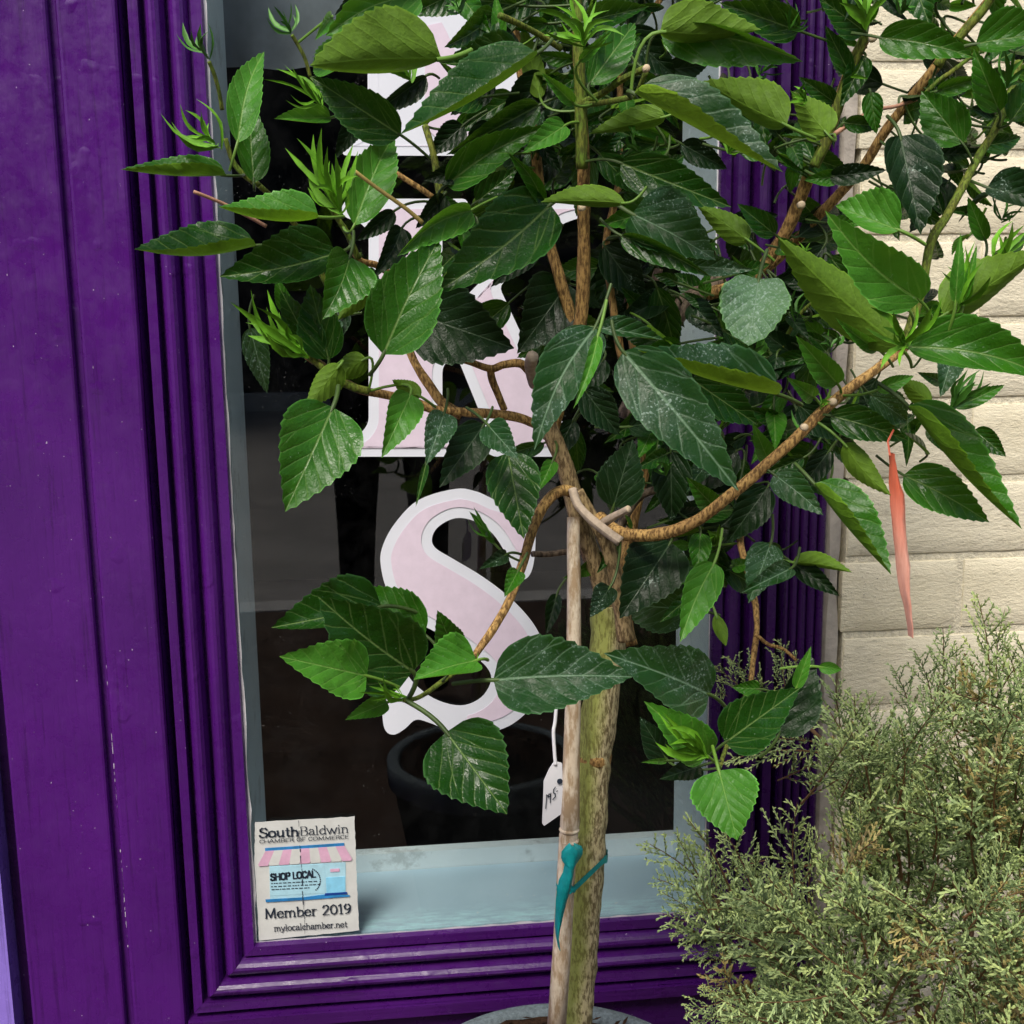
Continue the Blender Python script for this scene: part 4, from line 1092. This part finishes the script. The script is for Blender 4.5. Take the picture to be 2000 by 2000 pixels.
shoot((1955, 435), [(1936, 376), (1948, 382), (1966, 385), (1985, 400), (2000, 396), (2005, 415)], 50, 7, 'shoot2', 6)
shoot((1930, 530), [(2000, 440), (1980, 430), (1950, 455), (2010, 465), (1960, 480)], 53, 8, extra=8)
shoot((1855, 800), [(1890, 722), (1908, 725), (1922, 722), (1905, 745), (1935, 748), (1868, 745), (1880, 735)], 54, 8, 'shoot2', 5)
shoot((1870, 610), [(1885, 480), (1905, 470), (1850, 520), (1920, 510), (1935, 540)], 61, 9, extra=6)
shoot((1770, 680), [(1700, 600), (1745, 610), (1790, 590), (1820, 600), (1840, 580), (1720, 720), (1690, 640)], 62, 10, extra=6)
shoot((796, 1362), [(738, 1330), (720, 1340), (748, 1312), (770, 1338), (758, 1352), (700, 1352), (735, 1372)], 63, 8, extra=6)
shoot((1385, 1480), [(1285, 1390), (1300, 1420), (1320, 1440), (1308, 1455), (1340, 1425), (1350, 1460), (1280, 1450)], 65, 9, extra=8)
shoot((1600, 800), [(1612, 775), (1626, 772), (1634, 790), (1595, 762)], 54, 5, extra=2)
shoot((930, 1300), [(905, 1262), (912, 1275), (898, 1285)], 56, 5, extra=2)
shoot((968, 1062), [(918, 1000), (925, 990), (940, 1018), (912, 1012)], 50, 5, 'shoot2', 3)
shoot((1590, 850), [(1545, 800), (1570, 790), (1620, 810)], 44, 6, 'shoot2', 4)
shoot((1555, 640), [(1558, 560), (1575, 570), (1545, 590), (1600, 560)], 44, 5, 'shoot2', 3)

rq = random.Random(77)
for (x, y) in ((1420,300),(1330,60),(1480,150),(1540,60),(1580,200),(1760,30),(1660,150),(1250,300),(900,30),(1000,130),(1620,690),(1690,540),(1450,700),(1300,930),(1400,1070),(960,500),(1560,520),(1740,560),(1830,640)):
    an = rq.uniform(-2.6, -.5); L_ = rq.uniform(35, 60)
    shoot((x, y), [(x + math.cos(an + d) * L_ * rq.uniform(.6, 1), y + math.sin(an + d) * L_ * rq.uniform(.6, 1)) for d in (-.7, -.4, -.1, .2, .5, .8)], rq.uniform(44, 50), 7, rq.choice(['shoot', 'shoot2']), 4)
# ------------------------------------------------------------------ stake, tie, tag, pot
st = empty('bamboo_stake', P(1100, 2040, -.47), 'pale bamboo stake standing beside the hibiscus trunk', 'stake')
b = MB(); pts = [(1084,2050),(1098,1850),(1106,1700),(1111,1630),(1112,1622),(1113,1612),(1116,1480),(1120,1350),(1121,1200),(1121,1120),(1120,1060),(1120,1010)]
rr = [19,18.5,18,19,17,19.5,16,15,13.5,13,12.5,12]
w3 = [P(x, y, -.462 + .02 * max(0, min(1, (1300 - y) / 300))) for x, y in pts]; s = mpp(1110, 1500, -.462)
b.tube(w3, [r * s for r in rr], 14, 0, True, .05); b.build('cane', M['bamboo'], st, True)
for (x, y) in ((1111, 1641), (1112, 1620)):
    b = MB(); c = P(x, y, -.462); b.tube([c + Vector((0, 0, -.0018)), c, c + Vector((0, 0, .0018))], [18.5 * s, 20.5 * s, 18.5 * s], 14, 0); b.build('node_ring', M['bamboo'], st, True)
tie = empty('plant_tie', P(1120, 1670, -.48), 'teal plastic tape tying the hibiscus trunk to its bamboo stake', 'tie')
s = mpp(1130, 1680, -.45); T_ = P(1149, 1676, -.42); S2 = P(1108, 1676, -.462)
hp = []
for c_, rr_ in ((T_, 34.5 * mpp(1149, 1676, -.42) + .0008), (S2, 18.8 * mpp(1108, 1676, -.462) + .0008)):
    hp += [(c_.x + rr_ * math.cos(2 * math.pi * k / 40), c_.y + rr_ * math.sin(2 * math.pi * k / 40)) for k in range(40)]
hp.sort(); lo_, up_ = [], []
for arr, src in ((lo_, hp), (up_, hp[::-1])):
    for q in src:
        while len(arr) > 1 and (arr[-1][0] - arr[-2][0]) * (q[1] - arr[-2][1]) - (arr[-1][1] - arr[-2][1]) * (q[0] - arr[-2][0]) <= 0: arr.pop()
        arr.append(q)
hull = lo_[:-1] + up_[:-1]; hull.append(hull[0])
cc = Vector((sum(q[0] for q in hull) / len(hull), sum(q[1] for q in hull) / len(hull), T_.z))
b = MB(); ring = [Vector((q[0], q[1], T_.z + .001 + (q[0] - T_.x) * .12)) for q in hull]
for lay, sc_ in ((0, 1.02), (1, .985)):
    o_ = len(b.v)
    for k, p in enumerate(ring):
        d_ = (p - cc); d_.z = 0; hh = .0032 + .0008 * math.sin(k * 1.9)
        for j in range(5):
            zz = (j / 4 - .5) * 2 * hh; rr_ = sc_ * (1 + .03 * math.sin(j * 2.4 + k * .8) * .5); b.v.append(Vector((cc.x + d_.x * rr_, cc.y + d_.y * rr_, p.z + zz + .0006 * math.sin(k * 1.3)))); b.uv.append((0, 0))
    for k in range(len(ring) - 1):
        for j in range(4):
            a = o_ + k * 5 + j; f_ = (a, a + 5, a + 6, a + 1); b.f.append(f_[::-1] if lay else f_); b.mi.append(0)
b.build('loop', M['tie'], tie, True)
def ribbon(rows, Y, m, name, parent, th=.0012, pleat=.004, cols=7, seed=0, twist=0):
    """rows of (x_left, x_right, y); a crumpled strip with real thickness"""
    b = MB(); R_ = []
    for i, (xa, xb, y) in enumerate(rows):
        line = []
        for j in range(cols + 1):
            u = j / cols; q = P(xa + (xb - xa) * u, y, -Y / 100); q.y -= pleat * math.sin(u * math.pi) + pleat * .6 * noise.noise(Vector((u * 4, i * .6, seed))); line.append(q)
        R_.append(line)
    n = len(rows)
    for back in (0, 1):
        o = len(b.v)
        for line in R_:
            for q in line: b.v.append(q + Vector((0, th * back, 0))); b.uv.append((0, 0))
        for i in range(n - 1):
            for j in range(cols):
                a = o + i * (cols + 1) + j; f = (a, a + cols + 1, a + cols + 2, a + 1); b.f.append(f if not back else f[::-1]); b.mi.append(0)
    return b.build(name, m, parent, True)
ribbon([(1114,1122,1650),(1104,1138,1657),(1098,1138,1668),(1097,1132,1680),(1104,1124,1690),(1105,1121,1696)], 50, M['tie'], 'knot', tie, .004, .007, 8, 3)
ribbon([(1103,1122,1690),(1100,1121,1705),(1092,1118,1720),(1088,1114,1740),(1086,1108,1760),(1085,1101,1785),(1084,1095,1810),(1086,1091,1830),(1090,1094,1850)], 50.3, M['tie'], 'tail', tie, .0015, .006, 6, 8)
pt = empty('price_tag', P(1080, 1500, -.5), 'white plastic price tag marked 195 hanging beside the bamboo stake', 'tag')
def cutout(name, pts, Y, m, parent, th):
    return decal(name, pts, Y, m, parent, th)
cutout('tag_card', roundc([(1083,1487),(1098,1491),(1099,1540),(1096,1590),(1063,1613),(1059,1609),(1061,1560),(1062,1526),(1073,1502)], 2), -.505, M['tag'], pt, .0012)
b = MB(); s = mpp(1085, 1400, -.5)
b.tube(catmull([P(1085, 1494, -.505), P(1083, 1470, -.504), P(1081, 1430, -.503), P(1084, 1410, -.502), P(1088, 1370, -.50), P(1096, 1330, -.49), P(1112, 1310, -.485)], 5), 3.6 * s, 7, 0); b.build('loop', M['tag'], pt, True)
tb = MB(); mp = lambda x, y: P(1000 + x / 7.728, 1400 + y / 7.728, -.5062)
def strokes(lines, wd):
    for ln in lines:
        for a, e in zip(ln, ln[1:]):
            dx, dy = e[0] - a[0], e[1] - a[1]; l = math.hypot(dx, dy); nx_, ny_ = -dy / l * wd, dx / l * wd; ex, ey = dx / l * wd * .5, dy / l * wd * .5
            q = [mp(a[0] - ex + nx_, a[1] - ey + ny_), mp(e[0] + ex + nx_, e[1] + ey + ny_), mp(e[0] + ex - nx_, e[1] + ey - ny_), mp(a[0] - ex - nx_, a[1] - ey - ny_)]
            if (q[1] - q[0]).cross(q[2] - q[0]).y > 0: q = q[::-1]
            tb.quad(*q)
strokes([[(522,1175),(518,1270),(508,1385)],[(520,1180),(540,1195),(548,1215)],[(582,1185),(562,1160),(548,1185),(556,1215),(580,1195),(588,1150)],[(584,1170),(580,1240),(578,1300)],[(655,1060),(628,1100),(625,1150),(652,1160),(655,1205),(615,1250)],[(670,1125),(690,1118)]], 7)
tb.build('handwriting', M['ink'], pt)
b = MB(); c = mp(722, 975); b.tube([c + Vector((0, .0002, 0)), c + Vector((0, -.0003, 0))], [.0024, .0022], 10, 0); b.build('punched_hole', M['ink'], pt)
# pot
cp = P(1092, 2120, -.43); zr = P(1080, 1964, -.28).z
RP = .155
pot = empty('plant_pot', (cp.x, -.43, 0), 'grey blue stone textured pot holding the hibiscus, only its rim in view', 'pot')
b = MB(); prof = [(.10, 0), (.135, zr * .6), (RP - .004, zr - .04), (RP + .004, zr - .038), (RP + .005, zr - .004), (RP, zr), (RP - .012, zr), (RP - .016, zr - .006), (RP - .02, zr - .05)]; n = 64
for r_, z in prof:
    for k in range(n): a = 2 * math.pi * k / n; b.v.append(Vector((cp.x + r_ * math.cos(a), -.43 + r_ * math.sin(a), z))); b.uv.append((0, 0))
for i in range(len(prof) - 1):
    for k in range(n): b.f.append((i * n + k, i * n + (k + 1) % n, (i + 1) * n + (k + 1) % n, (i + 1) * n + k)); b.mi.append(0)
b.mi = [1 if i < 2 * n else 0 for i in range(len(b.f))]; b.build('pot_body', [M['pot'], M['pot_dark']], pot, True)
b = MB(); nr = 22; n = 48
for i in range(nr + 1):
    for k in range(n):
        a = 2 * math.pi * k / n; r_ = (RP - .018) * i / nr; q = Vector((cp.x + r_ * math.cos(a), -.43 + r_ * math.sin(a), 0)); q.z = zr - .004 + .010 * (1 - (i / nr) ** 2) + .012 * noise.noise(q * 60) + .008 * noise.noise(q * 150) ; b.v.append(q); b.uv.append((0, 0))
for i in range(nr):
    for k in range(n): b.f.append((i * n + k, i * n + (k + 1) % n, (i + 1) * n + (k + 1) % n, (i + 1) * n + k)); b.mi.append(0)
b.build('soil', M['soil'], pot)
b = MB(); rg = random.Random(5)
for k in range(900):
    a = rg.uniform(0, 6.283); r_ = (RP - .02) * math.sqrt(rg.random()); q = Vector((cp.x + r_ * math.cos(a), -.43 + r_ * math.sin(a), zr - .006 + rg.uniform(-.004, .012)))
    d = Vector((rg.uniform(-1, 1), rg.uniform(-1, 1), rg.uniform(-.3, .8))).normalized() * rg.uniform(.002, .007); e = d.orthogonal().normalized() * rg.uniform(.0006, .002); n0 = len(b.v)
    b.v += [q - d, q + e, q + d, q - e]; b.uv += [(0, 0)] * 4; b.f.append((n0, n0 + 1, n0 + 2, n0 + 3)); b.mi.append(0)
o = b.build('mulch', M['soil'], pot); o['kind'] = 'stuff'
# salmon strip
m, nt, bb_ = mat('salmon_petal'); h = N(nt); p = h.pos(); sx = h.n('ShaderNodeSeparateXYZ'); h.l(p, sx.inputs[0])
z0, z1 = P(1765, 1230, -.55).z, P(1740, 890, -.55).z
c = h.mix(h.ramp(sx.outputs[2], z0 + (z1 - z0) * .45, z0 + (z1 - z0) * .85), (.82, .42, .33), (.78, .17, .09))
c = h.mix(h.ramp(h.noise(p, 160, 4, .6, (3, 3, .15)), .35, .6, .35, 0), c, (.55, .16, .10)); h.l(c, bb_.inputs['Base Color']); bb_.inputs['Roughness'].default_value = .45; M['salmon'] = m
fl = ribbon([(1737,1741,884),(1738,1747,905),(1738,1752,925),(1738,1758,945),(1739,1765,965),(1740,1768,988),(1742,1769,1015),(1746,1771,1045),(1749,1774,1075),(1752,1777,1105),(1755,1777,1135),(1760,1776,1160),(1766,1776,1180),(1770,1777,1200),(1773,1777,1220),(1775,1777,1242)], 57, M['salmon'], 'hanging_strip', None, .0015, .006, 8, 4)
tag(fl, 'faded salmon pink pointed strip hanging from the right side of the hibiscus', 'strip')
b = MB(); b.tube([P(1738, 890, -.575), P(1734, 862, -.57), P(1745, 840, -.56)], .0008, 5, 0); o = b.build('strip_thread', M['salmon'], fl)

# ------------------------------------------------------------------ juniper
def spray_mesh(seed, L=.13, dens=1.0):
    rg = random.Random(seed); b = MB()
    def seg(p, d, l, r, up, mi):
        """a scale-leaf twig: thin three sided spindle, slightly bent"""
        q = p + d * l; s_ = d.cross(up).normalized(); t_ = s_.cross(d).normalized(); n0 = len(b.v)
        mid = p + d * l * .55 + t_ * rg.uniform(-.05, .05) * l
        for k in range(3):
            a = 2.094 * k; b.v.append(p + (s_ * math.cos(a) + t_ * math.sin(a)) * r * .8); b.uv.append((0, 0))
        for k in range(3):
            a = 2.094 * k; b.v.append(mid + (s_ * math.cos(a) + t_ * math.sin(a)) * r); b.uv.append((0, 0))
        b.v.append(q); b.uv.append((0, 0))
        for k in range(3):
            b.f.append((n0 + k, n0 + (k + 1) % 3, n0 + 3 + (k + 1) % 3, n0 + 3 + k)); b.mi.append(mi)
            b.f.append((n0 + 3 + k, n0 + 3 + (k + 1) % 3, n0 + 6)); b.mi.append(mi)
    X, Yv, Z = Vector((1, 0, 0)), Vector((0, 1, 0)), Vector((0, 0, 1))   # spray axis Z, plane XZ
    ax = Z.copy(); p = Vector((0, 0, 0)); n1 = int(16 * dens)
    bend = rg.uniform(-.5, .5)
    pts = []
    for i in range(n1 + 1):
        t = i / n1; pts.append(p.copy()); d = (Z + X * bend * (t - .3) + Yv * rg.uniform(-.1, .1)).normalized(); p = p + d * L / n1
    b.tube(pts[::3] + [pts[-1]], [.0013 * (1 - .7 * k / (len(pts[::3]))) for k in range(len(pts[::3]) + 1)], 4, 2, False)
    for i in range(2, n1):
        t = i / n1; side = 1 if i % 2 else -1; env = (1 - t) ** .75 * .56 * (.4 + min(1, t * 3) * .6)
        l1 = L * env * rg.uniform(.75, 1.2) + .006; an = rg.uniform(.45, .8)
        d1 = (Z * math.cos(an) + X * side * math.sin(an) + Yv * rg.uniform(-.5, .5)).normalized(); q = pts[i].copy(); n2 = max(2, int(l1 / .0044)); sd = 1
        inner = t < .25
        for k in range(n2):
            tt = k / n2; d1 = (d1 + Z * .05 + Yv * rg.uniform(-.08, .08)).normalized(); sd = -sd
            mi = 1 if tt > .6 or t > .8 else 0
            if inner and rg.random() < .5: mi = 2
            seg(q, d1, l1 / n2 * 1.15, .00105, Yv, mi)
            a2 = rg.uniform(.4, .7); per = d1.cross(Yv).normalized()
            d2 = (d1 * math.cos(a2) + per * sd * math.sin(a2) + Yv * rg.uniform(-.3, .3)).normalized()
            l2 = rg.uniform(.0055, .0115) * (1 - .4 * tt)
            seg(q, d2, l2, .00098, Yv, 1 if rg.random() < .45 + .4 * tt else 0)
            if rg.random() < .25:
                q2 = q + d2 * l2 * .5; a3 = rg.uniform(.4, .8); pr = d2.cross(Yv).normalized(); d3 = (d2 * math.cos(a3) + pr * rg.choice((-1, 1)) * math.sin(a3)).normalized(); seg(q2, d3, l2 * .6, .0009, Yv, 1)
            q = q + d1 * l1 / n2
    me = bpy.data.meshes.new('sprig'); me.from_pydata([tuple(v) for v in b.v], [], b.f); me.polygons.foreach_set('material_index', b.mi); me.update(); return me
def jun(name, c1, c2, trans=.0):
    m, nt, b = mat(name); h = N(nt); p = h.pos(); oi = h.n('ShaderNodeObjectInfo').outputs['Random']
    c = h.mix(h.ramp(h.noise(p, 35, 3, .6), .35, .65), c1, c2); c = h.mix(h.m('MULTIPLY', oi, .55), c, tuple(x * y for x, y in zip(c2, (.62, .72, .85))))
    h.l(c, b.inputs['Base Color']); b.inputs['Roughness'].default_value = .6; b.inputs['Specular IOR Level'].default_value = .3; return m
JM = [jun('juniper_grey_green', (.14, .20, .08), (.21, .28, .11)), jun('juniper_tip_yellow_green', (.60, .70, .25), (.44, .57, .24)), jun('juniper_brown_twig', (.14, .065, .03), (.20, .11, .05))]  # grey green base twigs, with shade between sprays put into their darker tone
JM2 = [jun('juniper_dry', (.36, .28, .11), (.34, .26, .12)), jun('juniper_dry_tip', (.55, .44, .15), (.48, .40, .15)), JM[2]]
meshes = []
for k in range(7):
    me = spray_mesh(100 + k, .13 + .012 * (k % 3)); [me.materials.append(x) for x in JM]; meshes.append(me)
dry = []
for k in range(2):
    me = spray_mesh(200 + k, .12); [me.materials.append(x) for x in JM2]; dry.append(me)
bush = empty('juniper_bush', P(1850, 2300, -.25), 'grey green feathery juniper bush in front of the brick wall at the lower right', 'shrub')
def sprig(bx, by, tx, ty, Y, dY, me, rg, thick=1.0):
    p0, p1 = P(bx, by, -Y / 100), P(tx, ty, -(Y + dY) / 100); A = p1 - p0; L = A.length; A.normalize()
    V = (CAM - p0).normalized(); Nn = (V - A * V.dot(A)).normalized(); th = rg.uniform(-.7, .7); Nn = Matrix.Rotation(th, 3, A) @ Nn; X = Nn.cross(A)
    o = bpy.data.objects.new('sprig', me); C.objects.link(o); s = L / .135
    M3 = Matrix((X * s, Nn * s * 1.15, A * s)).transposed()
    o.parent = bush; o.matrix_local = Matrix.Translation(p0 - bush.location) @ M3.to_4x4(); return o
rg = random.Random(3); NS = 0
OUT = [(1480,1380,1398,1296,30),(1490,1370,1428,1272,31),(1540,1370,1517,1246,31),(1545,1385,1562,1285,30),(1420,1360,1395,1350,30),(1600,1470,1400,1472,28),(1600,1450,1460,1440,29),(1470,1420,1500,1320,29),
 (1660,1480,1622,1320,26),(1700,1500,1655,1350,27),(1700,1460,1700,1345,25),(1780,1420,1752,1290,25),(1820,1400,1800,1262,24),(1840,1400,1845,1236,20),(1860,1420,1870,1270,22),(1930,1380,1924,1186,27),(1950,1360,1950,1210,27),(2010,1360,2000,1250,27),(1990,1400,1975,1260,28),(1900,1440,1890,1290,27),
 (1400,1760,1284,1646,30),(1420,1780,1330,1660,31),(1440,1780,1368,1610,28),(1480,1790,1432,1635,32),(1500,1800,1470,1690,31),(1400,1780,1290,1712,34),(1380,1800,1290,1735,35),(1430,1810,1284,1793,36),(1440,1830,1310,1815,36),(1450,1850,1330,1860,36),(1470,1860,1380,1880,35),
 (1560,1760,1544,1592,33),(1580,1770,1590,1640,32),(1540,1800,1510,1690,33),(1640,1780,1620,1660,32),(1660,1720,1640,1560,33),(1680,1700,1655,1540,34),(1690,1620,1630,1500,30),(1680,1600,1620,1450,30),(1700,1600,1640,1400,31),
 (1460,1950,1330,1975,38),(1480,1960,1385,1918,37),(1450,1990,1335,1990,38),(1520,1980,1400,2010,38),(1720,1570,1630,1520,31),(1760,1720,1680,1600,35)]
for (a, b_, c_, d_, Y) in OUT: sprig(a, b_, c_, d_, Y, rg.uniform(0, 3), rg.choice(meshes), rg); NS += 1
def inside(x, y):
    poly = [(1330,1850),(1300,1700),(1420,1700),(1490,1740),(1560,1700),(1640,1700),(1650,1560),(1630,1420),(1640,1360),(1720,1380),(1800,1330),(1880,1290),(1960,1240),(2080,1230),(2080,2120),(1350,2120),(1400,1950)]
    c = False; j = len(poly) - 1
    for i in range(len(poly)):
        xi, yi = poly[i]; xj, yj = poly[j]
        if (yi > y) != (yj > y) and x < (xj - xi) * (y - yi) / (yj - yi) + xi: c = not c
        j = i
    return c
tries = 0
while NS < 290 and tries < 9000:
    tries += 1; x, y = rg.uniform(1290, 2090), rg.uniform(1230, 2120)
    if not inside(x, y): continue
    # direction: away from the heart of the bush
    dx, dy = x - 1900, y - 2200; ln = math.hypot(dx, dy); dx /= ln; dy /= ln
    a = math.atan2(dy, dx) + rg.gauss(0, .55); l = rg.uniform(120, 210)
    tx, ty = x, y; bx, by = x - math.cos(a) * l, y - math.sin(a) * l
    dep = rg.random(); Y = 14 + 24 * dep + (y - 1300) * .012
    me = rg.choice(dry) if (x > 1900 and rg.random() < .2) or rg.random() < .03 else rg.choice(meshes)
    sprig(bx, by, tx, ty, Y, rg.uniform(1, 9), me, rg); NS += 1
for pts, r in (([(1850,2300),(1800,2000),(1760,1800),(1720,1600),(1690,1480)],9),([(1850,2300),(1700,2050),(1560,1900),(1420,1800)],8),([(1850,2300),(1880,2000),(1900,1750),(1920,1450)],10),([(1850,2300),(1950,2000),(2010,1700),(2020,1400)],8),([(1760,1800),(1700,1700),(1640,1620)],5),([(1690,1560),(1600,1440),(1530,1380)],5),([(1780,1860),(1840,1900),(1880,1930)],9),([(1690,1450),(1720,1475),(1750,1490)],7)):
    b = MB(); c = catmull([P(x, y, -(.20 + .06 * (i % 2))) for i, (x, y) in enumerate(pts)], 4); s = mpp(1800, 1700, -.22)
    b.tube(c, [r * s * (1 - .5 * k / len(c)) for k in range(len(c))], 7, 0); b.build('stem', JM[2], bush, True)

# ------------------------------------------------------------------ photographer seen dimly in the glass
def skin_fig(name, J, E, m, parent, sub=2):
    me = bpy.data.meshes.new(name); me.from_pydata([j[:3] for j in J], E, []); o = bpy.data.objects.new(name, me); C.objects.link(o); o.parent = parent
    o.modifiers.new('skin', 'SKIN'); sv = me.skin_vertices[0].data if me.skin_vertices else None
    if sv is None: return o
    for i, j in enumerate(J): sv[i].radius = (j[3], j[4] if len(j) > 4 else j[3])
    sv[0].use_root = True
    o.modifiers.new('sub', 'SUBSURF').levels = sub; o.modifiers['sub'].render_levels = sub
    me.materials.append(m); return o
per = empty('person', (0.0, -1.72, 0), 'person in dark clothes holding up a phone, a dim reflection in the glass', 'person')
# one continuous body: pelvis root, legs, torso, arms raised to the phone, neck and head (local coordinates, facing +Y)
J = [(0,0,.92,.15,.11),(.09,0,.86,.085),(.10,.01,.50,.058),(.10,-.01,.10,.042),(.11,.10,.045,.04),(-.09,0,.86,.085),(-.10,.0,.50,.058),(-.11,-.02,.10,.042),(-.12,.09,.045,.04),
     (0,0,1.10,.135,.10),(0,-.01,1.32,.155,.11),(.17,-.01,1.40,.055),(.24,.06,1.16,.042),(.10,.26,1.08,.034),(-.17,-.01,1.40,.055),(-.24,.06,1.16,.042),(-.10,.26,1.08,.034),(0,0,1.46,.055),(0,.02,1.53,.06),(0,.03,1.60,.088,.10),(0,.025,1.68,.07)]
Eg = [(0,1),(1,2),(2,3),(3,4),(0,5),(5,6),(6,7),(7,8),(0,9),(9,10),(10,11),(11,12),(12,13),(10,14),(14,15),(15,16),(10,17),(17,18),(18,19),(19,20)]
body = skin_fig('body', J, Eg, M['shirt'], per)
b = MB(); b.box(-.06, .06, -1.465, -1.455, 1.075, 1.145); b.build('phone', M['phone'], per)
for o in bpy.data.objects:
    if '_off' in o: del o['_off']
